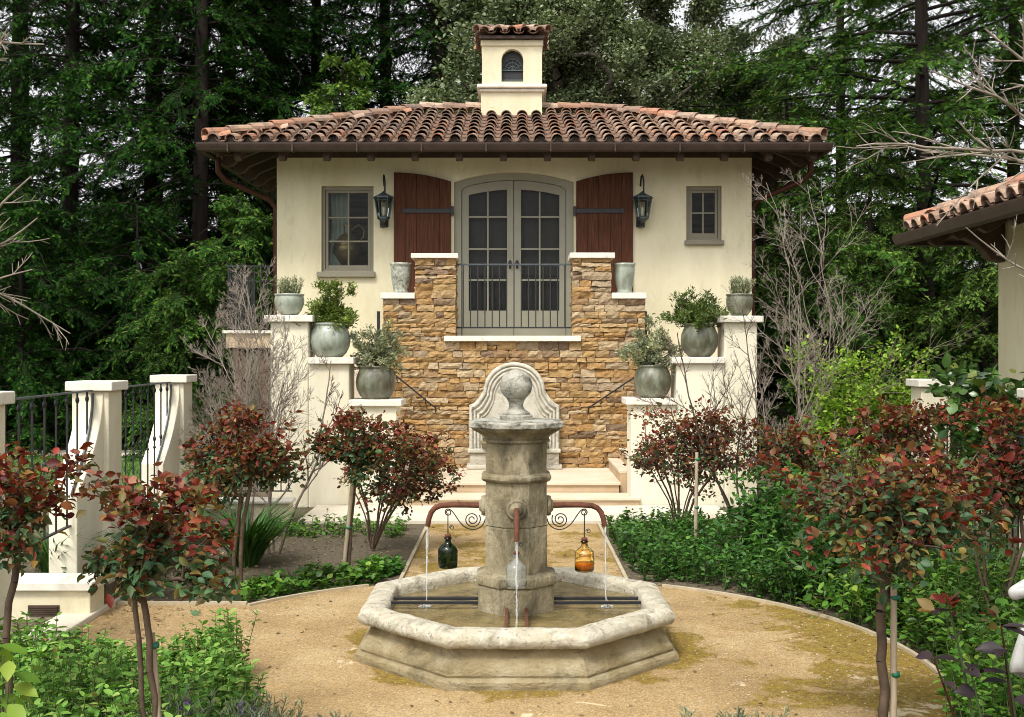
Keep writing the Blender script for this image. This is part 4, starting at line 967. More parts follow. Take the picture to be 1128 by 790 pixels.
PL = [(-3.54, 7.1, 'cream capped fence pier cut by the left edge of the photo'), (-3.75, 9.85, 'cream capped fence pier with an iron sweep, the middle one on the left'), (-3.88, 12.5, 'cream capped fence pier nearest the bare bushes on the left')]
for x, y, l in PL: pier(x, y, l, .2, 1.84, 1)
def railing(p, q, zb, zt, label, grp, n, sweep=True, X_off=0, tw=True):
    p = Vector((*p, 0)); q = Vector((*q, 0)); d = (q-p).normalized(); t = thing('railing', label, 'railing', ((p.x+q.x)/2, (p.y+q.y)/2, zb), grp)
    a = p+d*.18; e = q-d*.19
    b = MB(); b.bar((a.x, a.y, zt), (e.x, e.y, zt), .045, .014); b.build('top_rail', M['railiron'], t)
    b = MB(); b.bar((a.x, a.y, zb+.10), (e.x, e.y, zb+.10), .03, .014); b.build('bottom_rail', M['iron'], t)
    for i in range(n):
        c = a.lerp(e, (i+.6)/n); b = MB(); b.bar((c.x, c.y, zb+.107), (c.x, c.y, zt-.007), .013, .013, up=(0, 1, 0))
        if tw:
            for zz in (zb+.55*(zt-zb), zt-.07): b.lathe([(.004, -.03), (.013, -.022), (.019, 0), (.013, .022), (.004, .03)], 8, (c.x, c.y, zz))
            b.lathe([(.013, -.012), (.018, 0), (.013, .012)], 8, (c.x, c.y, zb+.48*(zt-zb)))
        b.build('baluster', M['iron'], t)
    if sweep:
        b = MB(); pts = []
        for u in np.linspace(0, 1, 14):
            c = q-d*(.165+.03+.58*u**1.8); pts.append((c.x+.02, c.y, 1.735-.83*u))
        for s0, s1 in zip(pts[:-1], pts[1:]): b.bar(s0, s1, .038, .012, up=(1, 0, 0))
        b.build('curved_end', M['railiron'], t)
railing(PL[0][:2], PL[1][:2], .55, 1.76, 'tall iron railing with a curved end before the middle left pier', 'iron railings between the piers', 9)
railing(PL[1][:2], PL[2][:2], .45, 1.76, 'iron railing with a curved end between the middle left pier and the bushes', 'iron railings between the piers', 9)
def low_wall(name, label, x0, x1, y0, y1, z0, z1, cap=.07):
    t = thing(name, label, 'low wall', ((x0+x1)/2, (y0+y1)/2, 0)); b = MB(); b.box(x0, x1, y0, y1, z0, z1-cap); b.build('wall', M['stucco'], t, .01)
    b = MB(); b.box(x0-.03, x1+.03, y0-.04, y1+.04, z1-cap, z1); b.build('coping', M['cap'], t, .01); return t
lw = low_wall('low_wall', 'low cream wall with a dark vent behind the red-leaved roses', -9, -3.31, 8.55, 8.85, -.1, .30)
b = MB(); vx0, vx1 = wx(31, 8.54), wx(65, 8.54); vz0, vz1 = wz(679, 8.54), wz(667, 8.54)
b.box(vx0, vx1, 8.535, 8.549, vz0, vz1)
for i in range(5): z = vz0+.012+(vz1-vz0-.024)*i/4; b.box(vx0+.008, vx1-.008, 8.526, 8.536, z-.005, z+.005)
b.build('vent', M['darkwood'], lw)
b = MB(); b.box(-9, -3.3, 8.86, 13.2, -.05, .2); kind(b.build('raised_bed', M['soil']), 'structure')
low_wall('low_wall', 'low cream wall under a short iron railing left of the stair wall', -3.65, -2.75, 13.45, 13.7, 0, .27, .04)
railing((-3.9, 13.57), (-2.55, 13.57), .27, .80, 'short iron railing on the low wall beside the left stair pier', None, 10, False, tw=False)

# ================================================================== SIDE BALCONY behind the left bushes
sb = thing('side_balcony', 'dark railed balcony on wooden posts at the left side of the house', 'balcony', (-4.6, 19, 0))
YB = 18.9; bx0, bx1 = wx(249, YB), XL-.01; bz0, bz1 = wz(383, YB), wz(364, YB)
b = MB(); b.box(bx0, bx1, YB, YB+2.2, bz0, bz1-.05); b.build('slab', M['riser'], sb); b = MB(); b.box(bx0-.05, bx1, YB-.05, YB+2.2, bz1-.05, bz1); b.build('coping', M['cap'], sb)
b = MB(); zr = wz(292, YB); b.box(bx0, bx1, YB+.03, YB+.07, zr-.03, zr); b.box(bx0, bx0+.04, YB+.07, YB+2.2, zr-.03, zr); b.box(bx0, bx1, YB+.035, YB+.065, zr-.28, zr-.26); b.build('top_rail', M['iron'], sb)
for i in range(9):
    x = bx0+.03+(bx1-bx0-.06)*i/8; b = MB(); b.box(x-.011, x+.011, YB+.04, YB+.06, bz1, zr-.03); b.build('baluster', M['iron'], sb)
for i in range(14):
    y = YB+.2+.14*i; b = MB(); b.box(bx0+.012, bx0+.03, y-.01, y+.01, bz1, zr-.03); b.build('baluster', M['iron'], sb)
for x, y in ((bx1-.35, YB+.2), (bx0+.2, YB+.2), (bx0+.2, YB+1.9)):
    b = MB(); b.box(x-.09, x+.09, y-.09, y+.09, 0, bz0); b.build('post', M['shutter'], sb, .01)

# ================================================================== RIGHT PAVILION
pv = thing('pavilion', 'cream outbuilding with a clay tile roof cut by the right edge of the photo', 'outbuilding', (7.2, 10, 0))
b = MB(); b.box(5.72, 9.0, 6.0, 12.83, 0, 3.75); b.build('wall', M['stucco'], pv, .02)
vx0, vy1, vz = 4.84, 13.32, 3.53; vhd = 2.6
pr_ = roof_deck(vx0, vx0+2*vhd, 4.5, vy1, vz, vhd, 'y', 'roof', pv, M['darkwood'])
tm = MB(); tile_face(tm, (vx0, vy1), (0, -1), (1, 0), vy1-4.5, vhd, vz+.02, seed=41); tile_face(tm, (vx0+2*vhd, vy1), (-1, 0), (0, -1), 2*vhd, vhd, vz+.02, seed=42)
tm.build('roof_tiles', [M['tile'], M['pan']], pr_)
hp = MB(); hip_tiles(hp, (vx0+.05, vy1-.05, vz+.10), (vx0+vhd, vy1-vhd, vz+vhd*TAN+.09), seed=43); hip_tiles(hp, (vx0+vhd, vy1-vhd, vz+vhd*TAN+.09), (vx0+vhd, 4.5+vhd, vz+vhd*TAN+.09), seed=44); hp.build('ridge_tiles', M['tile'], pr_)
g = MB(); gutter((vx0-.012, 4.4, vz-.005), (vx0-.012, vy1+.13, vz-.005), (-1, 0, 0)); gutter((vx0, vy1+.012, vz-.005), (vx0+2*vhd, vy1+.012, vz-.005), (0, 1, 0)); g.build('gutter', M['gutter'], pr_)
for i in range(12):
    y = vy1-.35-.7*i; pts = [(vx0+d_, vz+d_*TAN+dz) for d_, dz in ((.12, -.075), (1.01, -.075), (1.01, -.20), (.34, -.20), (.27, -.235), (.19, -.235), (.12, -.17))]
    r_ = MB(); r_.prism(pts, y-.05, y+.05); r_.build('rafter_tail', M['darkwood'], pr_, .01)
for y in (12.7, 9.3):                            # big curved eave brackets
    k = MB(); o = [(5.715, 3.70), (4.95, 3.52), (4.95, 3.42)]+[(5.715-.72*math.cos(a), 2.95+.47*math.sin(a)) for a in np.linspace(.25, 1.2, 7)][::1]+[(5.715, 2.9)]
    k.prism([(5.715, 3.74), (5.12, 3.54), (5.12, 3.44), (5.25, 3.42), (5.38, 3.36), (5.48, 3.27), (5.54, 3.18), (5.715, 3.14)], y-.09, y+.09); k.build('bracket', M['darkwood'], pv, .02)
pier(4.80, 12.5, 'cream capped pier beside the lime green bush on the right', 0, 1.79, -1, False)
pier(4.82, 9.75, 'cream capped pier cut by the right edge of the photo', 0, 1.77, -1, False)
railing((4.82, 9.75), (4.8, 12.5), 0, 1.30, 'low black iron railing half hidden by red foliage on the right', None, 20, False)
low_wall('low_wall', 'low cream wall seen through the right-hand iron railing', 5.15, 5.4, 8.5, 12.8, 0, .95)

# ================================================================== STATUE at the right edge
def statue():
    t = thing('statue', 'white marble figure with a raised bent arm at the right edge', 'statue', (2.46, 4.95, 0))
    X, Y = 2.46, 4.95; J = []; E = []; Rr = []
    def j(x, y, z, r, parent=None):
        J.append((X+x, Y+y, z)); Rr.append(r)
        if parent is not None: E.append((parent, len(J)-1))
        return len(J)-1
    pel = j(0, 0, .80, .085); wa = j(.005, 0, .90, .075, pel); chs = j(.0, .0, 1.02, .085, wa); nk = j(.01, -.01, 1.12, .036, chs); hd_ = j(.01, -.02, 1.19, .062, nk); j(.01, -.02, 1.26, .058, hd_)
    sl = j(-.09, -.01, 1.055, .042, chs); el = j(-.215, -.04, 1.005, .031, sl); wr = j(-.12, -.10, 1.045, .024, el); ha = j(-.075, -.115, 1.068, .018, wr)
    def fingers(h, p, d, side):
        p, d, side = Vector(p), Vector(d).normalized(), Vector(side).normalized()
        for q in range(4):
            L_ = (.030, .036, .034, .026)[q]; a = p+side*(.0125*(q-1.5))+d*.012; k1 = j(*(a+d*L_*.55), .0055, h); j(*(a+d*L_+Vector((0, .006, -.008))), .0045, k1)
        t1 = j(*(p-side*.024+d*.004), .006, h); j(*(p-side*.030+d*.022), .005, t1)
    fingers(ha, (-.075, -.115, 1.068), (.9, -.1, .4), (.35, .2, -.9))
    sr = j(.10, 0, 1.05, .042, chs); er = j(.16, -.02, .93, .033, sr); wr2 = j(.09, -.10, .87, .025, er); hb_ = j(.065, -.112, .867, .018, wr2); fingers(hb_, (.065, -.112, .867), (-.9, -.3, -.1), (.1, -.2, -.95))
    hl = j(-.065, 0, .76, .075, pel); kl = j(-.075, -.05, .56, .056, hl); al = j(-.06, 0, .385, .036, kl); j(-.075, -.07, .365, .028, al)
    hr = j(.065, 0, .76, .075, pel); kr = j(.075, -.01, .56, .056, hr); ar = j(.07, .02, .385, .036, kr); j(.085, -.06, .365, .028, ar)
    me = bpy.data.meshes.new('body'); me.from_pydata(J, E, []); o = link('body', me, t, M['marble'])
    sk = o.modifiers.new('skin', 'SKIN'); sk.use_smooth_shade = True
    for i, sv_ in enumerate(me.skin_vertices[0].data): sv_.radius = (Rr[i], Rr[i]); sv_.use_root = (i == 0)
    ss = o.modifiers.new('sub', 'SUBSURF'); ss.levels = 2; ss.render_levels = 2
    b = MB(); b.lathe([(.001, -.09), (.05, -.075), (.078, -.02), (.078, .03), (.05, .085), (.001, .10)], 16, (X+.01, Y+.005, 1.235))
    for k in range(26):
        a = k*2.4; h = -.05+.13*(k/26); a = a if (math.sin(a) > -.35 or h > .055) else -a; r_ = .078*math.sqrt(max(.05, 1-(h/.11)**2)); b.lathe([(.001, -.02), (.018, 0), (.001, .02)], 7, (X+.01+r_*math.cos(a), Y+.012+r_*math.sin(a), 1.235+h))
    b.build('hair', M['marble'], t)
    d = MB(); n = 40; rings = []                  # draped cloth round the hips
    for i, z in enumerate((.86, .83, .78, .72, .66, .61)):
        ring = []
        for k in range(n):
            a = 2*math.pi*k/n; r_ = (.115+.012*i+.010*math.sin(a*7+z*9)+.006*math.sin(a*13))*(1 if i < 5 else .97); ring.append((X+r_*math.cos(a)*1.08, Y-.01+r_*math.sin(a)*.85, z-.03*math.sin(a+.7)*(1+.2*i)))
        rings += ring
    d.add(rings, [(i*n+k, i*n+(k+1) % n, (i+1)*n+(k+1) % n, (i+1)*n+k) for i in range(5) for k in range(n)], True); dr = d.build('drapery', M['marble'], t); so = dr.modifiers.new('cloth', 'SOLIDIFY'); so.thickness = .012
    b = MB(); b.octa([(.19, 0), (.19, .04), (.155, .06), (.145, .28), (.17, .31), (.17, .345), (.14, .35)], (X, Y-.01, 0)); b.build('pedestal', M['marble'], t, .006)
    for s in (-1, 1):
        b = MB(); b.lathe([(.001, -.008), (.010, 0), (.001, .008)], 10, (X+.01+s*.027, Y-.074, 1.222)); b.build('eye', M['marble'], t)
    b = MB(); b.lathe([(.001, .034), (.008, .02), (.015, -.008), (.010, -.018), (.001, -.022)], 10, (X+.01, Y-.084, 1.205)); b.build('nose', M['marble'], t)
    b = MB(); b.tube([(X-.012, Y-.076, 1.166), (X+.002, Y-.083, 1.170), (X+.010, Y-.085, 1.168), (X+.018, Y-.083, 1.170), (X+.032, Y-.076, 1.166)], [.002, .005, .004, .005, .002], 8); b.tube([(X-.006, Y-.077, 1.160), (X+.010, Y-.084, 1.158), (X+.026, Y-.077, 1.160)], [.002, .006, .002], 8); b.build('mouth', M['marble'], t)
    b = MB(); b.tube([(X-.040, Y-.060, 1.236), (X-.018, Y-.079, 1.243), (X-.002, Y-.078, 1.236)], [.003, .007, .003], 8); b.tube([(X+.060, Y-.060, 1.236), (X+.038, Y-.079, 1.243), (X+.022, Y-.078, 1.236)], [.003, .007, .003], 8); b.build('brow', M['marble'], t)
statue()
# ================================================================== VEGETATION
M['redneedle'] = leafmat('dark_conifer_needles', [(0, (.006,.027,.004)), (.5, (.015,.060,.008)), (.85, (.036,.108,.013)), (1, (.075,.165,.018))], .8, .22, .45, .08, .7)
M['brightneedle'] = leafmat('mid_green_conifer_needles', [(0, (.036,.088,.015)), (.5, (.085,.170,.029)), (.85, (.15,.25,.044)), (1, (.22,.32,.055))], .75, .3, .5, .1, .65)
M['midneedle'] = leafmat('green_conifer_needles', [(0, (.020,.068,.012)), (.5, (.052,.135,.022)), (.85, (.11,.215,.035)), (1, (.18,.28,.045))], .8, .26, .45, .08, .7)
M['oakleaf'] = leafmat('grey_green_oak_leaf', [(0, (.085,.125,.048)), (.5, (.165,.215,.10)), (.85, (.25,.295,.16)), (1, (.36,.39,.24))], .5, .25, .55, .35, .6)
M['lime'] = leafmat('lime_green_leaf', [(0, (.12,.27,.018)), (.5, (.24,.42,.035)), (1, (.40,.54,.07))], .5, .35, 1.2)
M['camellia'] = leafmat('glossy_broad_leaf', [(0, (.025,.07,.014)), (.5, (.055,.13,.026)), (.9, (.10,.19,.04)), (1, (.20,.20,.04))], .28, .22, 1, .5)
M['cover'] = leafmat('ground_cover_leaf', [(0, (.045,.13,.014)), (.5, (.085,.215,.026)), (.9, (.15,.30,.04)), (1, (.24,.34,.05))], .45, .3, 1.2)
M['darkcover'] = leafmat('dark_ground_cover_leaf', [(0, (.022,.080,.013)), (.5, (.05,.145,.022)), (.9, (.085,.21,.032)), (1, (.14,.28,.045))], .4, .28, 1.2)
M['sage'] = leafmat('fresh_sage_leaf', [(0, (.07,.18,.025)), (.5, (.145,.32,.05)), (.85, (.25,.44,.085)), (.97, (.34,.47,.12)), (1, (.36,.22,.06))], .6, .34, 1.5, .2)
M['lavender'] = leafmat('grey_lavender_leaf', [(0, (.15,.19,.115)), (.5, (.23,.28,.17)), (1, (.33,.38,.25))], .7, .25, 2)
M['mauve'] = leafmat('mauve_flower', [(0, (.10,.06,.19)), (1, (.22,.14,.34))], .7, .3, 2)
M['strap'] = leafmat('strap_leaf', [(0, (.02,.065,.012)), (.5, (.04,.115,.02)), (1, (.09,.19,.03))], .35, .28, 2, .45)
M['grass'] = leafmat('grass_blade', [(0, (.05,.12,.02)), (1, (.11,.21,.035))], .5, .3, 1)
M['rose_old'] = leafmat('bronze_green_rose_leaf', [(0, (.026,.068,.026)), (.26, (.052,.110,.044)), (.38, (.11,.065,.022)), (.47, (.15,.060,.024)), (.55, (.058,.115,.045)), (.80, (.085,.16,.066)), (.92, (.24,.16,.036)), (1, (.11,.23,.09))], .5, .22, 2.5, .28, .45)
M['rose_young'] = leafmat('red_young_rose_leaf', [(0, (.065,.013,.011)), (.22, (.15,.020,.014)), (.38, (.22,.042,.019)), (.50, (.13,.070,.026)), (.62, (.075,.105,.036)), (.74, (.26,.16,.036)), (.90, (.27,.038,.022)), (.98, (.38,.18,.11)), (1, (.10,.12,.04))], .5, .3, 2.5, .28, .4)
M['rose_dark'] = leafmat('wine_red_leaf', [(0, (.045,.018,.014)), (.25, (.11,.022,.017)), (.42, (.19,.038,.022)), (.52, (.05,.080,.032)), (.74, (.075,.125,.048)), (.88, (.12,.16,.05)), (1, (.24,.11,.035))], .5, .24, 2.5, .28, .45)
M['purple'] = leafmat('dusky_purple_leaf', [(0, (.018,.011,.013)), (.6, (.036,.022,.026)), (1, (.06,.038,.042))], .5, .12, 2, .3)
M['fallen'] = leafmat('fallen_leaf', [(0, (.10,.06,.03)), (.5, (.22,.14,.065)), (1, (.36,.25,.13))], .8, .1, 2)

# ---- conifers: trunk with limbs, crown of drooping feathery sprays
def conifer(seed, H, r0, Lmax, nb, z0, flen=.2, sec=12, fr=15, droop=.30, upturn=.10, shape=.35, mess=1.0):
    rg = np.random.default_rng(seed); FRO = frond(5, .30)
    zt = np.linspace(0, H, 16); rt = r0*(1-.86*zt/H)+.05*np.exp(-zt*1.2); rt[-1] = .02
    tr = MB(); tr.tube([(.05*math.sin(z*.4), .05*math.cos(z*.31), z-.3) for z in zt], list(rt), 14)
    tv = np.array(tr.v); tq = np.array([f for f in tr.f if len(f) == 4])
    seg, FP, FD, FN, FS = [], [], [], [], []
    for i in range(nb):
        z = z0+(H-z0)*(i+1.6*rg.random())/nb; az = rg.random()*6.283; L = Lmax*max(.03, 1-z/H)**shape*(.30+.85*rg.random()**.8)+.3
        el = .12+.30*rg.normal()*mess; h = np.array([math.cos(az), math.sin(az), 0]); k = 9; u = np.linspace(0, 1, k)
        pts = np.array([0, 0, z-.3])+h[None]*(L*u)[:, None]; pts[:, 2] += L*(el*u-(droop+.22*rg.random())*u**2+upturn*u**4)
        pts += np.cumsum(rg.normal(size=(k, 3))*.055*L/3*mess, 0); rr_ = .030*(L/3)*(1-.85*u)+.004
        seg.append((pts[:-1], pts[1:], rr_[:-1], rr_[1:]))
        if rg.random() < .08: continue            # a bare dead limb
        ns = int(sec*(.5+.16*L)*(.6+.8*rg.random()))+2
        for q in range(ns):
            t_ = .12+.88*((q+rg.random())/ns)**.75; f_ = t_*(k-1); i0 = min(int(f_), k-2); a = pts[i0]+(pts[i0+1]-pts[i0])*(f_-i0); bd = pts[i0+1]-pts[i0]; bd = bd/np.linalg.norm(bd)
            ang = (1 if q % 2 else -1)*(.55+.7*rg.random())*(1-.5*t_); ca, sa = math.cos(ang), math.sin(ang)
            sd = np.array([bd[0]*ca-bd[1]*sa, bd[0]*sa+bd[1]*ca, bd[2]*.6-.12+.42*rg.normal()*mess]); sd /= np.linalg.norm(sd); l2 = L*(.26*(1-.5*t_)+.05)*(.45+.9*rg.random())+.08
            e = a+sd*l2; m_ = (a+e)/2+np.array([0, 0, .06*l2]); e = e-np.array([0, 0, .22*l2])
            seg.append((np.array([a, m_]), np.array([m_, e]), np.array([.009, .006]), np.array([.006, .002])))
            nf = max(4, int(fr*(.35+l2)))
            for w_ in range(nf):
                v = (w_+rg.random())/nf; p = a*(1-v)**2+2*m_*v*(1-v)+e*v*v; s2 = 1 if w_ % 2 else -1; an = s2*(1.0-.6*v)+.35*rg.normal(); c2, s2_ = math.cos(an), math.sin(an)
                FP.append(p+rg.normal(size=3)*.02); FD.append((sd[0]*c2-sd[1]*s2_, sd[0]*s2_+sd[1]*c2, sd[2]-.15+.4*rg.normal())); FN.append((.6*rg.normal(), .6*rg.normal(), 1)); FS.append(flen*(.45+.8*rg.random()))
    A = [np.concatenate([s[i] for s in seg]) for i in range(4)]
    wd = merge([(tv, [tq]), frusta(*A, 4)]); n = len(FP)
    cr = scatter(FRO[0], FRO[1], np.array(FP), frames(np.array(FD), np.array(FN)), np.array(FS))
    return np_mesh('trunk', *wd), np_mesh('crown', *cr)
def tree_thing(name, label, cat, loc, meshes, mats, rz=0, sc=1, group=None):
    t = thing(name, label, cat, loc, group); t.rotation_euler = (0, 0, rz); t.scale = (sc, sc, sc)
    for nm, me, m in zip(('trunk', 'crown'), meshes, mats):
        o = bpy.data.objects.new(nm, me); COL.objects.link(o); o.parent = t
        if not me.materials: me.materials.append(m)
        if me.materials[0] != m:
            o.material_slots[0].link = 'OBJECT'; o.material_slots[0].material = m
    return t
CON = [conifer(1, 24, .36, 3.4, 285, .6, .14, 14, 24), conifer(2, 22, .28, 3.2, 270, .4, .14, 14, 24), conifer(3, 25, .25, 3.5, 260, .8, .14, 14, 24), conifer(6, 24, .21, 5.0, 145, 2.0, .155, 18, 25, .22, .10, .3, .5)]
YNG = [conifer(4, 8.2, .13, 2.3, 115, .4, .12, 15, 26, .28, .06, .75, .8), conifer(5, 12.5, .20, 2.9, 150, .5, .12, 15, 26, .36, .02, .45), conifer(7, 7.0, .12, 3.0, 115, .3, .13, 15, 26, .34, .02, .42)]
GR_ = 'tall redwoods behind the house'
trees = [  # photo px of the trunk, distance, which, scale, label
    (24, 31, 0, 1.0, 'dark redwood nearest the left edge of the photo'),
    (78, 27.5, 1, 1.0, 'thick dark redwood, second from the left edge behind the iron railing'),
    (168, 30, 0, .95, 'dark redwood above the capped pier beside the bare bushes'),
    (220, 27, 2, .95, 'dark trunked redwood just left of the roof corner'),
    (250, 30, 1, 1.05, 'redwood with a dark trunk above the left hip of the roof'),
    (300, 31, 0, 1.05, 'redwood with a reddish trunk rising over the left part of the roof'),
    (350, 33, 2, 1.0, 'redwood with a brown trunk behind the bright young conifer'),
    (425, 34, 1, 1.05, 'redwood behind the roof between the bright conifer and the chimney'),
    (482, 32, 0, 1.0, 'redwood standing left of the chimney with a drooping limb'),
    (548, 36, 2, 1.0, 'redwood rising directly behind the chimney'),
    (1018, 24.5, 3, 1.0, 'tall straight redwood trunk above the lime green bush'),
    (1118, 27, 3, .95, 'redwood above the outbuilding roof at the right edge'),
    (925, 34, 3, 1.0, 'thin limbed redwood between the grey oak and the straight redwood trunk'),
]
rg = np.random.default_rng(77)
for px, Y, k, sc, lab in trees:
    tree_thing('redwood_tree', lab, 'redwood tree', (wx(px, Y), Y, hill(Y)), CON[k], (M['bark'], M['redneedle'] if px < 800 else M['midneedle']), rg.random()*6.28, sc, GR_)
for px, Y, k, sc, mt, lab in [(376, 24.6, 0, 1.10, 'brightneedle', 'bright green young conifer poking above the left roof slope'), (262, 23.5, 2, .82, 'midneedle', 'drooping conifer close to the left wall of the house'), (868, 26.5, 1, .74, 'brightneedle', 'mid green drooping conifer above the right end of the roof'), (960, 22.5, 1, .58, 'brightneedle', 'feathery green conifer between the house and the outbuilding'), (905, 20.5, 2, .66, 'midneedle', 'feathery conifer beside the right wall of the house'),
                          (22, 23.5, 2, .85, 'redneedle', 'dark drooping conifer behind the left iron railing'), (150, 24.0, 2, .80, 'redneedle', 'dark drooping conifer behind the pier caps on the left'), (205, 22.3, 2, .62, 'midneedle', 'drooping conifer behind the tall pale leafless shrub on the left'), (1085, 21.5, 2, .72, 'brightneedle', 'conifer half hidden by the outbuilding eave')]:
    tree_thing('young_conifer', lab, 'conifer', (wx(px, Y), Y, hill(Y)), YNG[k], (M['bark'], M[mt]), rg.random()*6.28, sc, 'young conifers round the house')

# ---- oaks
def oak(seed, lobes, H, n, nleaf, size):
    rg = np.random.default_rng(seed); T = np.concatenate([clumps(rg, c, r, max(6, int(n*w_/22)), 22, .52, .38) for c, r, w_ in lobes])
    A, pa, ra, ch_, tips = grow(np.array([[0, 0, 0], [.1, 0, H*.2], [.05, .1, H*.38]]), T, rg, 1, 3, .12, .12, .012, .47)
    V1 = wood(A, pa, ra, ch_, 5); cc = np.mean([l[0] for l in lobes], 0)
    tp = np.concatenate([tips, tips-1]); V2 = leaves(rg, A[tp], cc, nleaf, size, LEAF2, .13, .45, .15, .9, 1.1)
    return np_mesh('trunk', *V1), np_mesh('crown', *V2)
O1 = oak(8, [((0, 0, 7.8), (2.9, 2.4, 2.9), .40), ((-2.3, .3, 7.6), (2.0, 1.6, 2.6), .22), ((2.0, -.2, 7.0), (1.8, 1.7, 2.4), .2), ((.2, 0, 10.9), (2.6, 1.9, 1.9), .24), ((2.6, -.2, 9.0), (1.6, 1.4, 1.9), .16), ((-1.2, -.2, 9.6), (1.8, 1.4, 1.8), .14)], 7, 2300, 44, .095)
O2 = oak(9, [((0, 0, 5.0), (1.5, 1.4, 2.0), .7), ((-.6, 0, 6.3), (1.0, 1.0, 1.1), .3)], 5, 800, 48, .09)
tree_thing('oak_tree', 'large grey-green oak rising behind the roof right of the chimney', 'oak tree', (wx(690, 26.5), 26.5, hill(26.5)), O1, (M['oakbark'], M['oakleaf']), .6, 1.0, 'grey oaks behind the roof')
tree_thing('oak_tree', 'small grey-green oak just left of the chimney', 'oak tree', (wx(507, 24.6), 24.6, 0), O2, (M['oakbark'], M['oakleaf']), 2, 1.04, 'grey oaks behind the roof')
tree_thing('oak_tree', 'grey oak lower behind the right slope of the roof', 'oak tree', (wx(800, 29), 29, hill(29)), O2, (M['oakbark'], M['oakleaf']), 4, 1.35, 'grey oaks behind the roof')
tree_thing('oak_tree', 'grey oak close behind the chimney, its crown filling the gap to the redwoods', 'oak tree', (wx(590, 28.5), 28.5, hill(28)), O2, (M['oakbark'], M['oakleaf']), 1, 1.55, 'grey oaks behind the roof')

# ---- far wood and undergrowth masses
def mass(name, label, n, fx, fy, fz, size, mat, seed, cat='woods'):
    rg = np.random.default_rng(seed); x = fx(rg.random(n)); y = fy(rg.random(n)); top = fz(x, y); z = np.array([hill(v) for v in y])+top*rg.random(n)**.8
    D = unit(rg, n); D[:, 2] = D[:, 2]*.4-.25; FRO = frond(5, .38)
    V_, F_ = scatter(FRO[0], FRO[1], np.stack([x, y, z], 1), frames(D, np.array([0, 0, 1.])+.4*rg.normal(size=(n, 3))), size*(.5+.8*rg.random(n)))
    return kind(link(name, np_mesh(name, V_, F_), None, mat), 'stuff', label, cat)
mass('distant_woods', 'dark wood filling the view behind the nearer trees', 34000, lambda r: -34+64*r, lambda r: 40+12*r, lambda x, y: 4.6+1.4*np.sin(x*.55)+1.0*np.sin(x*1.3+1), .9, M['redneedle'], 61)
mass('undergrowth', 'dark green thicket on the slope behind the house', 45000, lambda r: -20+37*r, lambda r: 24.2+7*r, lambda x, y: 2.2+.9*np.sin(x*1.1)+.6*np.sin(x*2.3+y)+np.where((x > -6) & (x < 6),   .8, .6), .42, M['redneedle'], 62, 'thicket')

# ---- bare shrubs: pale branching twigs without leaves
def bare(name, label, base, stems, H, lean, spread, seed, mat, grp, order=3, r0=.014, side=9):
    rg = np.random.default_rng(seed); segs = []
    def branch(p, d, L, r, o):
        k = max(4, int(L/.11)); pts = [p]; dd = d.copy()
        for i in range(k):
            dd = dd+rg.normal(size=3)*.085+np.array([0, 0, .05]); dd /= np.linalg.norm(dd); pts.append(pts[-1]+dd*(L/k))
        pts = np.array(pts); u = np.linspace(0, 1, k+1); rr_ = r*(1-.72*u)+.0008; segs.append((pts[:-1], pts[1:], rr_[:-1], rr_[1:]))
        if o > 0:
            n = int(side*(.6+.8*rg.random())*(1 if o > 1 else .7))
            for i in range(n):
                t_ = .25+.74*(i+rg.random())/n; j = min(int(t_*k), k-1); ax = pts[j+1]-pts[j]; ax /= np.linalg.norm(ax); q = rg.normal(size=3); q -= ax*q.dot(ax); q /= np.linalg.norm(q)
                nd = ax*(.75+.2*rg.random())+q*(.55+.3*rg.random()); nd /= np.linalg.norm(nd); branch(pts[j], nd, L*(.42*(1.15-t_)+.07)*(.6+.7*rg.random()), rr_[j]*.6, o-1)
    for s in range(stems):
        a = rg.random()*6.28; d = np.array([math.cos(a)*spread+lean[0], math.sin(a)*spread*.7+lean[1], 1.]); d /= np.linalg.norm(d)
        branch(np.array([base[0]+.06*math.cos(a), base[1]+.06*math.sin(a), base[2]]), d, H*(.65+.4*rg.random()), r0*(.8+.4*rg.random()), order)
    A = [np.concatenate([s[i] for s in segs]) for i in range(4)]
    o = link(name, np_mesh(name, *frusta(*A, 5)), None, mat); tag(o, label, 'bare shrub', grp); return o
GB = 'leafless shrubs beside the stairs'
bare('bare_shrub', 'tall pale leafless shrub against the dark trees left of the stair wall', (wx(272, 13), 13, 0), 6, 3.0, (.02, 0), .07, 131, M['twig'], GB, 3, .0105, 12)
bare('bare_shrub', 'spreading pale leafless shrub beside the pier on the left', (wx(258, 12.6), 12.6, 0), 6, 2.1, (-.03, 0), .13, 132, M['twig'], GB, 3, .0095, 10)
bare('bare_shrub', 'thin brown leafless shrub in front of the left stair wall', (wx(303, 11.3), 11.3, 0), 3, 2.45, (.10, 0), .20, 103, M['darktwig'], GB, 3, .015, 8)
bare('bare_shrub', 'tall pale leafless shrub against the right corner of the house', (wx(850, 13.2), 13.2, 0), 4, 3.0, (.04, 0), .15, 104, M['twig'], GB, 3, .0095, 10)
bare('bare_shrub', 'pale leafless shrub with one long stem reaching toward the eave', (wx(890, 13.6), 13.6, 0), 3, 4.1, (.07, 0), .07, 105, M['twig'], GB, 3, .012, 9)
bare('bare_shrub', 'low tangled pale leafless shrub beside the lime green bush', (wx(912, 12.8), 12.8, 0), 4, 1.5, (.0, 0), .30, 106, M['twig'], GB, 3, .009, 6)
bare('bare_shrub', 'thin brown leafless shrub in front of the right stair wall', (wx(820, 12.4), 12.4, 0), 4, 2.7, (-.10, 0), .18, 107, M['darktwig'], GB, 3, .014, 8)
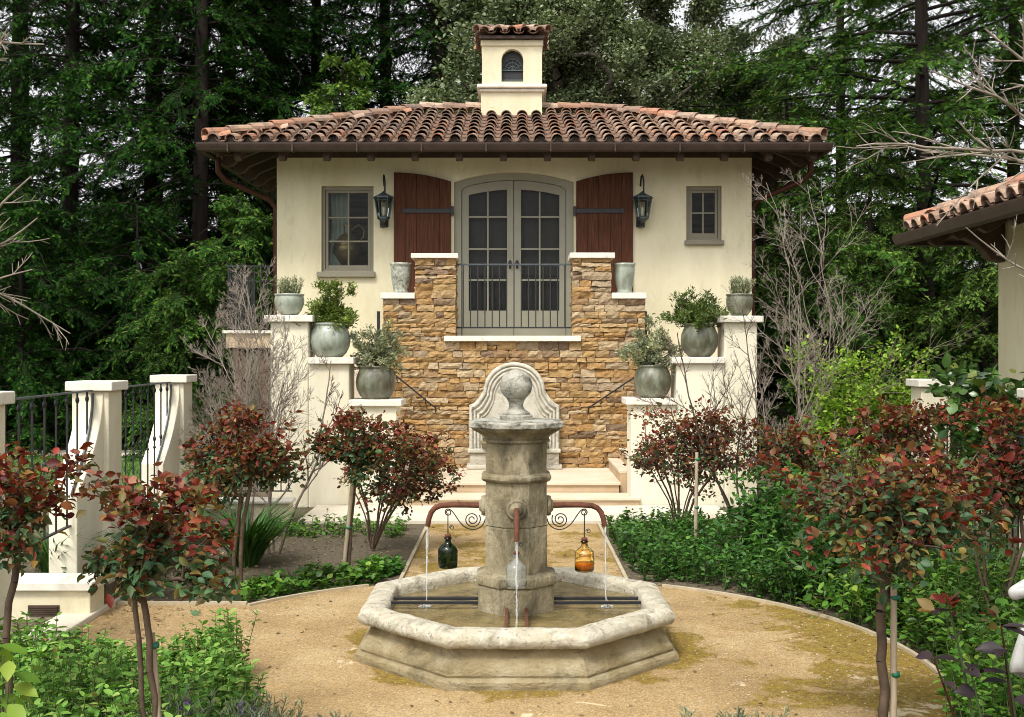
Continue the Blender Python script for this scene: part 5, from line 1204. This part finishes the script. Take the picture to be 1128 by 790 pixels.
def bare_tree(label, trunk, limbs, seed, sub=7):
    rg = np.random.default_rng(seed); t = thing('bare_tree', label, 'bare tree', trunk[0]); b = MB(); b.tube(trunk, [.07-.035*i/(len(trunk)-1) for i in range(len(trunk))], 8); b.build('trunk', M['twig'], t)
    segs = []
    def tw(p, d, L, r, o):
        k = max(4, int(L/.10)); pts = [p]; dd = d/np.linalg.norm(d)
        for i in range(k): dd = dd+rg.normal(size=3)*.085; dd /= np.linalg.norm(dd); pts.append(pts[-1]+dd*(L/k))
        pts = np.array(pts); u = np.linspace(0, 1, k+1); rr_ = r*(1-.75*u)+.0009; segs.append((pts[:-1], pts[1:], rr_[:-1], rr_[1:]))
        if o: 
            for i in range(sub if o > 1 else 4):
                t_ = .15+.8*rg.random(); j = min(int(t_*k), k-1); ax = pts[j+1]-pts[j]; ax /= np.linalg.norm(ax); q = rg.normal(size=3)+np.array([0, 0, .35]); q -= ax*q.dot(ax); q /= np.linalg.norm(q)
                tw(pts[j], ax*.8+q*(.6+.4*rg.random()), L*(.16+.3*rg.random())*(1.1-.5*t_), rr_[j]*.6, o-1)
    for p, e, r in limbs:
        p = np.array(p, float); e = np.array(e, float); tw(p, e-p, np.linalg.norm(e-p)*1.02, r, 2)
    A = [np.concatenate([s[i] for s in segs]) for i in range(4)]; link('limbs', np_mesh('limbs', *frusta(*A, 6)), t, M['twig'])
def W(px, py, Y): return (wx(px, Y), Y, wz(py, Y))
tk = [(3.75, 6.4, 0), (3.72, 6.4, 1.0), (3.8, 6.4, 2.2), (3.75, 6.35, 3.6)]
bare_tree('pale leafless branches reaching in from the right above the outbuilding roof', tk, [(W(1200, 175, 6.4), W(962, 118, 6.1), .013), (W(1240, 215, 6.4), W(988, 152, 6.6), .013), (W(1210, 130, 6.4), W(1070, 48, 6.3), .015), (W(1190, 160, 6.4), W(1008, 62, 6.6), .012), (W(1195, 330, 6.4), W(1062, 268, 6.2), .009), (W(1180, 110, 6.4), W(1095, -30, 6.4), .011)], 201)
tk = [(-3.45, 6.0, 0), (-3.45, 6.0, 1.2), (-3.5, 6.0, 2.6), (-3.4, 6.0, 4.2)]
bare_tree('pale leafless branches reaching in from the left edge of the photo', tk, [(W(-90, 330, 6), W(42, 195, 6.0), .012), (W(-70, 300, 6), W(38, 232, 5.9), .010), (W(-80, 290, 6), W(70, 368, 6.1), .010), (W(-70, 60, 6), W(36, 18, 6.0), .012), (W(-60, 110, 6), W(22, 50, 6), .010), (W(-80, 330, 6), W(24, 300, 5.8), .009)], 202)

LEAFR = (LEAF6[0]*np.array([1, 1, 1.9]), LEAF6[1])
# ---- roses and red-leaved shrubs
def rose(name, label, base, stems, cen, rad, n, k, size, seed, grp, cat='rose', young=.45, mats=('rose_old', 'rose_young'), stake=None, r_=.004, low=.0, tilt=.8, lump=.35):
    rg = np.random.default_rng(seed); t = thing(name, label, cat, base, grp); cen = np.array(cen); rad = np.array(rad)
    T = clumps(rg, cen, rad*np.array([.86, .86, .82]), max(8, n//11), 16, .30*float(rad[0]), .42); parts = []; T[:, 2] += .16*rad[2]*np.abs(rg.normal(size=len(T))); sh = []
    for q in range(6):                            # uneven young shoots that leave the crown
        a = rg.random()*6.28; d0 = np.array([math.cos(a)*rg.random(), math.sin(a)*rg.random(), .75+.3*rg.random()])*rad; d0 /= np.linalg.norm(d0/rad); sh += [cen+d0*(.85+.13*e)+rg.normal(size=3)*.012 for e in range(1, 4)]
    T = np.concatenate([T, np.array(sh)]); tipsA = []
    T = T[T[:, 2] > base[2]+.12]
    order_ = rg.permutation(len(T)); per = np.array_split(order_, len(stems))
    for s, idx in zip(stems, per):
        if len(stems) > 1:                         # every stem serves the targets nearest its top
            d = np.linalg.norm(T[:, None, :2]-np.array([q[-1][:2] for q in stems])[None], axis=2); idx = np.where(np.argmin(d, 1) == [id(q) for q in stems].index(id(s)))[0]
        if len(idx) == 0: idx = order_[:3]
        nd = []
        for p, q in zip(s[:-1], s[1:]):
            for u in (0, .33, .67): nd.append(np.array(p)*(1-u)+np.array(q)*u+rg.normal(size=3)*.006)
        nd.append(np.array(s[-1])); nd = np.array(nd)
        A, pa, ra, ch_, tips = grow(nd, T[idx], rg, max(0, len(nd)-3), 3, .12, .10, r_*.55, .40)
        parts.append(wood(A, pa, ra, ch_, 6)); tipsA.append(A[np.concatenate([tips, tips-1, tips-1])])
    link('stems', np_mesh('stems', *merge(parts), True), t, M['cane'])
    tp = np.concatenate(tipsA); hgt = (tp[:, 2]-(cen[2]-rad[2]))/(2*rad[2]); rim = np.linalg.norm((tp-cen)/rad, axis=1)
    yng = (hgt*.85+.22*rim+.16*rg.normal(size=len(tp))) > (1-young*.82)
    for nm, mk, mt in (('mature_leaves', ~yng, mats[0]), ('young_leaves', yng, mats[1])):
        if mk.sum() == 0: continue
        V_, F_ = leaves(rg, tp[mk], cen, k, size*.82, LEAFR, size*.5, .55, .05, tilt*1.15, 1.1, .12); link(nm, np_mesh(nm, V_, F_, True), t, M[mt])
    if stake:
        b = MB(); p, q = Vector(stake[0]), Vector(stake[1]); b.tube([p, p.lerp(q, .5), q], [.020, .019, .018], 8); so = b.build('stake', M['stake'], t)
        for f in (.45, .93):
            c = p.lerp(q, f); b = MB(); b.lathe([(.024, -.012), (.027, 0), (.024, .012)], 10, tuple(c+Vector((.008, 0, 0)))); b.build('tie', M['tie'], t)
    return t
GRS = 'red-leaved roses round the fountain'
def umb(base, h, n, spread, seed, lean=(0, 0), z0=.03, r=.02):
    rg = np.random.default_rng(seed); o = []
    for i in range(n):
        a = 2*math.pi*(i+.4*rg.random())/n; o.append([(base[0]+r*math.cos(a), base[1]+r*math.sin(a), z0), (base[0]+lean[0]*.5+.35*spread*math.cos(a), base[1]+lean[1]*.5+.3*spread*math.sin(a), h*.5), (base[0]+lean[0]+spread*math.cos(a), base[1]+lean[1]+spread*.8*math.sin(a), h)])
    return o
def std(base, h, lean=(0, 0)): return [[base, (base[0]+lean[0]*.5, base[1]+lean[1]*.5, h*.5), (base[0]+lean[0], base[1]+lean[1], h)]]
# (near left pair)
bs = (-2.33, 5.0, 0); rose('rose_standard', 'red-leaved standard rose cut by the left edge of the photo', bs, std(bs, .95, (.02, 0)), W(22, 566, 5.0), (.34, .34, .25), 95, 3, .062, 301, GRS, 'rose', .55)
bs = (-1.66, 5.0, 0); rose('rose_standard', 'red and bronze standard rose on a twin stem before the low wall', bs, [[bs, (-1.69, 5, .5), (-1.73, 5.0, .92)], [(-1.62, 5.03, 0), (-1.66, 5.02, .5), (-1.68, 5.0, .90)]], W(165, 600, 5.0), (.40, .36, .27), 130, 3, .066, 302, GRS, 'rose', .52, stake=((-1.60, 5.03, 0), (-1.67, 5.04, .80)))
bs = (wx(258, 9.4), 9.4, 0); rose('rose_standard', 'dense red-topped standard rose before the bare bushes on the left', bs, [[bs, (bs[0]+.01, 9.4, .5), (bs[0]+.06, 9.4, .85)], [(bs[0]+.05, 9.42, 0), (bs[0]+.06, 9.4, .5), (bs[0]+.13, 9.4, .9)]], W(268, 508, 9.4), (.60, .44, .36), 270, 3, .064, 303, GRS, 'rose', .50)
bs = (wx(378, 10.3), 10.3, 0); rose('rose_standard', 'red and green standard rose on a pale stake left of the fountain', bs, std((bs[0]+.04, 10.33, 0), .85, (.06, 0)), W(395, 500, 10.3), (.50, .40, .36), 190, 3, .064, 304, GRS, 'rose', .42, stake=(bs, (bs[0]+.10, 10.3, .98)))
bs = (wx(410, 11.5), 11.5, 0); rose('rose_shrub', 'many-stemmed dark red-leaved shrub left of the stone steps', bs, umb(bs, .8, 8, .38, 1, (.12, 0)), W(440, 525, 11.5), (.70, .5, .46), 300, 3, .060, 305, GRS, 'rose', .25, ('rose_dark', 'rose_young'))
bs = (wx(748, 12.3), 12.3, 0); rose('rose_shrub', 'many-stemmed wine-red shrub right of the stone steps', bs, umb(bs, .85, 9, .42, 2, (.06, 0)), W(765, 502, 12.3), (.90, .55, .52), 380, 3, .060, 306, GRS, 'rose', .38, ('rose_dark', 'rose_young'), stake=((wx(766, 11.4), 11.4, 0), (wx(768, 11.4), 11.42, 1.05)))
bs = (1.98, 5.8, 0); rose('rose_standard', 'large bronze-red standard rose on a taped stake in the right foreground', bs, [[bs, (1.97, 5.8, .45), (1.96, 5.8, .72)]], W(972, 580, 5.8), (.68, .5, .47), 235, 3, .068, 307, GRS, 'rose', .45, stake=((2.03, 5.8, 0), (2.04, 5.82, .85)), r_=.0045)
bs = (wx(1096, 7.4), 7.4, 0); rose('rose_standard', 'dark red rose at the right edge before the iron railing', bs, umb(bs, .8, 4, .2, 3), W(1100, 525, 7.4), (.42, .42, .42), 150, 3, .066, 308, GRS, 'rose', .35, ('rose_dark', 'rose_young'))
bs = (wx(872, 11.6), 11.6, 0); rose('rose_shrub', 'low dark red shrub under the pale leafless bushes on the right', bs, umb(bs, .5, 6, .28, 4), W(872, 512, 11.6), (.42, .4, .36), 130, 3, .062, 309, GRS, 'rose', .15, ('rose_dark', 'rose_young'))
bs = (wx(955, 9.4), 9.4, 0); rose('rose_shrub', 'dark bronze shrub behind the large foreground rose', bs, umb(bs, .7, 6, .3, 5), W(1000, 500, 9.4), (.62, .4, .36), 150, 3, .064, 310, GRS, 'rose', .2, ('rose_dark', 'rose_young'))
# dusky purple plant in the right foreground
rg = np.random.default_rng(320); pp = thing('purple_plant', 'dusky purple broad-leaved plant on red stems beside the statue', 'plant', (1.9, 4.2, 0))
b = MB(); LP, LD = [], []
for (x0, x1, y1) in ((1.86, wx(1046, 4.1), 672), (1.95, wx(1090, 4.2), 690), (1.85, wx(1040, 4.0), 725), (1.98, wx(1100, 4.15), 715), (1.88, wx(1075, 4.05), 738)):
    Y_ = 4.1; p0 = Vector((x0, Y_+.05, 0)); p2 = Vector((x1, Y_, wz(y1, Y_))); p1 = p0.lerp(p2, .55)+Vector((.03, .02, .08)); q = [p0*(1-u)**2+p1*2*u*(1-u)+p2*u*u for u in np.linspace(0, 1, 9)]
    b.tube(q, [.009-.0007*i for i in range(9)], 7)
    for u in (6, 7, 8, 8):
        a = rg.random()*6.28; LP.append(q[u]); LD.append((math.cos(a), math.sin(a)*.8, -.15+.3*rg.random()))
b.build('stems', M['rose_dark'], pp)
V_, F_ = scatter(LEAF6[0], LEAF6[1], np.array([tuple(p) for p in LP]), frames(np.array(LD), np.array([0, -.25, 1.])+.3*rg.normal(size=(len(LP), 3))), np.stack([.07+.045*rg.random(len(LP)), .085+.045*rg.random(len(LP)), np.full(len(LP), .15)], 1))
link('leaves', np_mesh('leaves', V_, F_, True), pp, M['purple'])
V_, F_ = leaves(rg, np.array([W(1046, 664, 4.1), W(1040, 668, 4.1), W(1090, 684, 4.2)]), (1.7, 4.1, 1.0), 5, .065, LEAF6, .02, .9, .1); link('young_leaves', np_mesh('young_leaves', V_, F_, True), pp, M['rose_young'])

# ---- other shrubs
def shrub(name, label, base, stems, cen, rad, n, k, size, mat, seed, cat='shrub', grp=None, wid=1.0, smat='cane', tilt=.8, spread=.05, lump=.3):
    rg = np.random.default_rng(seed); t = thing(name, label, cat, base, grp); T = blob(rg, n, cen, rad, .45, lump); T = T[T[:, 2] > base[2]+.1]
    A, pa, ra, ch_, tips = grow(np.array(stems), T, rg, 0, 3, .12, .12, .0028, .42)
    link('stems', np_mesh('stems', *wood(A, pa, ra, ch_, 5)), t, M[smat]); tp = A[np.concatenate([tips, tips-1])]
    V_, F_ = leaves(rg, tp, cen, k, size, LEAF6, spread, .6, .1, tilt, wid, .05); link('foliage', np_mesh('foliage', V_, F_, True), t, M[mat]); return t
c = W(952, 455, 13.4); shrub('lime_shrub', 'bright lime green bush below the straight redwood trunk', (c[0], c[1], 0), [(c[0], c[1], 0), (c[0], c[1], .5)], (c[0], c[1], 1.32), (.88, .7, .85), 420, 9, .060, 'lime', 401)
c = W(1100, 445, 10.8); shrub('broadleaf_shrub', 'dark glossy broad-leaved shrub before the right pier', (c[0], c[1], 0), [(c[0], c[1], 0), (c[0], c[1], .7)], (c[0], c[1], 1.22), (.66, .5, .68), 130, 5, .13, 'camellia', 402, tilt=.7, wid=1.2, spread=.08)
c = W(850, 575, 10.6); shrub('broadleaf_shrub', 'leafy green shrub at the end of the ground cover bed', (c[0], c[1], 0), [(c[0], c[1], 0), (c[0], c[1], .15)], (c[0], c[1], .46), (.60, .5, .50), 190, 8, .075, 'darkcover', 403, wid=.75)
c = W(915, 600, 9.3); shrub('broadleaf_shrub', 'dark leafy shrub behind the curved edging on the right', (c[0], c[1], 0), [(c[0], c[1], 0), (c[0], c[1], .15)], (c[0], c[1], .36), (.5, .45, .40), 150, 8, .080, 'darkcover', 404, wid=.7)
c = W(985, 620, 8.6); shrub('broadleaf_shrub', 'mid green shrub directly behind the foreground rose', (c[0], c[1], 0), [(c[0], c[1], 0), (c[0], c[1], .15)], (c[0], c[1], .40), (.5, .5, .45), 130, 8, .075, 'cover', 405, wid=.8)
# ---- strap-leaved clumps
def straps(label, base, n, L, seed, grp):
    rg = np.random.default_rng(seed); a = rg.random(n)*6.28; r_ = .10*np.sqrt(rg.random(n)); Pp = np.stack([base[0]+r_*np.cos(a), base[1]+r_*np.sin(a), np.full(n, base[2])], 1)
    D = np.stack([np.cos(a)*.55, np.sin(a)*.55, .9+.4*rg.random(n)], 1)+rg.normal(size=(n, 3))*.15; Ls = L*(.6+.5*rg.random(n))
    tv = np.array([(0,.012,0),(0,-.012,0),(.35,.022,.03),(.35,-.022,.03),(.7,.020,-.05),(.7,-.020,-.05),(1,0,-.30)]); tv[:, 1] *= .8
    V_, F_ = scatter(tv, BLADE[1], Pp, frames(D, np.array([0, 0, 1.])-D*.4+.1*rg.normal(size=(n, 3))), Ls)
    o = link('strap_leaf_clump', np_mesh('strap_leaf_clump', V_, F_, True), None, M['strap']); tag(o, label, 'plant', grp)
GS = 'clumps of strap leaves'
straps('large clump of strap leaves behind the dense red-topped rose', (wx(272, 10.7), 10.7, 0), 330, .70, 501, GS)
straps('clump of strap leaves on the raised bed behind the vented low wall', (wx(160, 9.2), 9.2, .2), 190, .55, 502, GS)
straps('clump of strap leaves at the foot of the left edge railing', (wx(60, 9.3), 9.3, .2), 160, .5, 503, GS)
straps('clump of strap leaves near the right-hand iron railing', (wx(1080, 8.9), 8.9, 0), 200, .62, 504, GS)

# ---- ground cover beds (masses)
def bed(name, label, inside, box, n, hfun, size, mat, seed, k=9, wid=.7, cat='ground cover', stems=True, up=.35, tm=LEAF6):
    rg = np.random.default_rng(seed); x0, x1, y0, y1 = box; P_ = []
    while len(P_) < n:
        x, y = x0+(x1-x0)*rg.random(), y0+(y1-y0)*rg.random()
        if inside(x, y): P_.append((x, y))
    P_ = np.array(P_); h = np.array([hfun(x, y) for x, y in P_])*(.55+.6*rg.random(n)); B_ = np.stack([P_[:, 0], P_[:, 1], np.zeros(n)], 1)
    T = B_+np.stack([rg.normal(size=n)*.18*h, rg.normal(size=n)*.18*h, h], 1); parts = []
    tp = np.concatenate([B_*(1-u)+T*u for u in np.linspace(.10, 1, k)]); m = len(tp)
    a = rg.random(m)*6.28; D = np.stack([np.cos(a), np.sin(a), up+.35*rg.normal(size=m)], 1); P2 = np.concatenate([tp, tp]); D2 = np.concatenate([D, D*np.array([-1, -1, 1])]); s = size*(.55+.7*rg.random(2*m))
    Lv = scatter(tm[0], tm[1], P2, frames(D2, np.array([0, 0, 1.])+.35*rg.normal(size=(2*m, 3))), np.stack([s, s*wid*1.6, s], 1))
    o = link(name, np_mesh(name, *Lv, True), None, M[mat]); kind(o, 'stuff', label, cat)
    if stems:
        fr_ = frusta(B_, T, np.full(n, .0035), np.full(n, .0018), 4); so = link('stems', np_mesh('stems', *fr_), o, M['stem'])
    return o
incirc = lambda x, y, e=0: (x-GC[0])**2+(y-GC[1])**2 < (GR+e)**2
bed('ground_cover', 'low dark green ground cover bed right of the gravel path', lambda x, y: math.sin(x*4.3+1)*math.sin(y*3.7+x)+.5*math.sin(y*9+x*7) > -.45 and not incirc(x, y, .16+.10*math.sin(x*5)) and x > 1.12+.02*math.sin(y*5) and (y < 12.6-.5*max(0, x-1.6)), (1.1, 2.9, 8.6, 12.7), 900, lambda x, y: .26+.06*math.sin(x*5+y*3), .055, 'darkcover', 601, 8)
bed('ground_cover', 'bright low leafy edging left of the gravel path', lambda x, y: not incirc(x, y, .06) and abs(math.hypot(x-GC[0], y-GC[1])-GR-.30) < .24+.06*math.sin(x*7), (-2.35, -1.2, 9.0, 10.3), 120, lambda x, y: .13+.04*math.sin(x*9), .068, 'cover', 602, 5, .9)
bed('ground_cover', 'small dark leafy patch beside the path edging behind the fountain', lambda x, y: math.hypot(x+1.25, y-10.35) < .22, (-1.5, -1.0, 10.1, 10.6), 60, lambda x, y: .13, .06, 'darkcover', 603, 5, .8)
bed('ground_cover', 'thin dry greenery at the foot of the left stair wall', lambda x, y: rgx(x, y), (-2.9, -1.1, 11.9, 13.9), 220, lambda x, y: .12+.05*math.sin(x*6+y*4), .055, 'leafy_dry', 604, 4, .7) if False else None
bed('leafy_perennials', 'fresh green leafy perennials filling the left foreground', lambda x, y: x < -1.42-.10*math.sin(y*4)-.18*(y-5.6)+.5*max(0, 5.6-y)*.5 and (x > -3.2) and y < 7.1, (-3.2, -1.2, 4.9, 7.1), 900, lambda x, y: .42+.10*math.sin(x*4+y*3)-.16*max(0, y-6.2)-(.10 if x > -1.6 else 0), .052, 'sage', 605, 13, .62)
bed('leafy_perennials', 'green leafy perennials filling the right foreground', lambda x, y: x > 2.20+.06*math.sin(y*5) and not incirc(x, y, .03), (2.1, 4.0, 4.7, 8.6), 1150, lambda x, y: .46+.16*math.sin(x*3+y*2.2)+.10*math.sin(x*7.7+y*5)+.08*max(0, x-2.8), .066, 'cover', 606, 11, .62)
bed('ground_cover', 'scattered greenery at the foot of the left stair wall', lambda x, y: True, (-2.9, -1.25, 12.3, 13.2), 150, lambda x, y: .12+.05*math.sin(x*6+y*4), .055, 'cover', 607, 4, .7)
bed('ground_cover', 'scattered greenery at the foot of the right stair wall', lambda x, y: x > 2.0 or y > 12.7, (1.3, 4.2, 12.2, 13.25), 260, lambda x, y: .16+.08*math.sin(x*6+y*4), .06, 'cover', 608, 5, .7)
bed('ground_cover', 'shadowy ground plants under the pale leafless bushes on the right', lambda x, y: not incirc(x, y, .5), (2.9, 4.9, 8.8, 13.2), 420, lambda x, y: .30+.1*math.sin(x*4), .075, 'darkcover', 609, 6, .7)
bed('ground_cover', 'scattered greenery on the raised bed behind the railings', lambda x, y: True, (-4.6, -3.4, 8.95, 12.9), 180, lambda x, y: .34+.06*math.sin(y*3), .06, 'darkcover', 610, 5, .7)
# ---- lavender tufts and the bright broad leaves at the bottom left
def lavender(label, base, n, L, seed):
    rg = np.random.default_rng(seed); a = rg.random(n)*6.28; t = thing('lavender', label, 'lavender', base, 'lavender tufts in the foreground'); B_ = np.stack([base[0]+.12*rg.normal(size=n)*.6, base[1]+.12*rg.normal(size=n)*.6, np.full(n, base[2])], 1)
    T = B_+np.stack([np.cos(a)*.35, np.sin(a)*.35, np.full(n, 1.)], 1)*(L*(.6+.5*rg.random(n)))[:, None]; link('stems', np_mesh('stems', *frusta(B_, T, np.full(n, .0025), np.full(n, .0014), 4)), t, M['stem'])
    tp = np.concatenate([B_*(1-u)+T*u for u in np.linspace(.2, .95, 9)]); V_, F_ = leaves(rg, tp, base, 4, .042, LEAF6, .006, .3, .9, .8, .28); link('foliage', np_mesh('foliage', V_, F_, True), t, M['lavender'])
    q = T[rg.random(n) < (.12 if base[0] < -1 else 0)]
    if len(q) > 2: V_, F_ = leaves(rg, np.concatenate([q+np.array([0, 0, d]) for d in (0, .012, .024, .036)]), base, 6, .014, LEAF6, .004, .4, .6); link('flowers', np_mesh('flowers', V_, F_), t, M['mauve'])
lavender('grey lavender tuft in front of the twin-stemmed rose', (-1.22, 5.35, 0), 90, .36, 701); lavender('lavender tuft at the bottom edge below the fountain, left of centre', (-.98, 5.75, 0), 40, .15, 702)
lavender('lavender tuft at the bottom edge on the gravel right of the fountain', (1.20, 5.62, 0), 34, .22, 703); lavender('lavender tuft nearest the bottom left corner rose stem', (-1.62, 5.25, 0), 70, .40, 704)
lavender('small grey lavender tip at the bottom edge left of the large rose', (1.02, 5.55, 0), 26, .20, 705)
rg = np.random.default_rng(711); t = thing('broadleaf_plant', 'bright green broad leaves at the bottom left corner', 'plant', (-1.83, 3.9, 0))
b = MB(); LP, LD = [], []
for px, py in ((4, 722), (10, 745), (0, 770), (16, 770), (6, 790), (-14, 740), (-8, 712)):
    q = [Vector((-1.85, 3.95, 0)), Vector((-1.84, 3.92, .5)), Vector(W(px, py, 3.85))]; b.tube(q, [.007, .005, .003], 6)
    for k in range(3): a = rg.random()*6.28; LP.append(q[2]+Vector((.02*rg.normal(), .02*rg.normal(), -.02*k))); LD.append((math.cos(a), math.sin(a)*.6, -.3))
b.build('stems', M['stem'], t); V_, F_ = scatter(LEAF6[0], LEAF6[1], np.array([tuple(p) for p in LP]), frames(np.array(LD), np.array([0, -.4, 1.])+.3*rg.normal(size=(len(LP), 3))), .085+.03*rg.random(len(LP))); link('leaves', np_mesh('leaves', V_, F_, True), t, M['lime'])
# ---- lawn blades and fallen leaves
rg = np.random.default_rng(801); n = 14000; Pp = np.stack([-16+11.7*rg.random(n), 12+9.8*rg.random(n), np.full(n, .01)], 1); D = np.stack([rg.normal(size=n)*.4, rg.normal(size=n)*.4, np.ones(n)], 1)
V_, F_ = scatter(BLADE[0], BLADE[1], Pp, frames(D, unit(rg, n)), np.stack([.06+.05*rg.random(n), np.full(n, .25), np.full(n, .08)], 1)); kind(link('grass', np_mesh('grass', V_, F_), None, M['grass']), 'stuff', 'short green lawn grass beyond the left railing', 'grass')
n = 5200; xs_ = -4.2+8.4*rg.random(n); ys_ = 6.0+7.2*rg.random(n); mk = np.array([(not incirc(x, y, .05)) and not (-1.1 < x < 1.1 and y > 9) or rg.random() < .10 for x, y in zip(xs_, ys_)]); n = mk.sum()
Pp = np.stack([xs_[mk], ys_[mk], np.full(n, .016)], 1); D = np.stack([rg.normal(size=n), rg.normal(size=n), .12*rg.normal(size=n)], 1)
V_, F_ = scatter(LEAF6[0], LEAF6[1], Pp, frames(D, np.array([0, 0, 1.])+.3*rg.normal(size=(n, 3))), .02+.03*rg.random(n)); kind(link('fallen_leaves', np_mesh('fallen_leaves', V_, F_), None, M['fallen']), 'stuff', 'dry fallen leaves lying on the soil and gravel', 'leaf litter')
n = 5000; a = rg.random(n)*6.28; r_ = GR*np.sqrt(rg.random(n)); Pp = np.stack([GC[0]+r_*np.cos(a), GC[1]+r_*np.sin(a), np.full(n, .012)], 1); OC = (np.array([(1,0,0),(-1,0,0),(0,1,0),(0,-1,0),(0,0,.6),(0,0,-.6)]), [np.array([(0,2,4),(2,1,4),(1,3,4),(3,0,4)])])
V_, F_ = scatter(OC[0], OC[1], Pp, frames(np.stack([np.cos(a*7), np.sin(a*7), .1*np.sin(a*3)], 1), np.array([0, 0, 1.])+.2*rg.normal(size=(n, 3))), .003+.006*rg.random(n)**2); kind(link('pebbles', np_mesh('pebbles', V_, F_, True), None, M['kerb']), 'stuff', 'loose small stones scattered on the gravel', 'gravel')
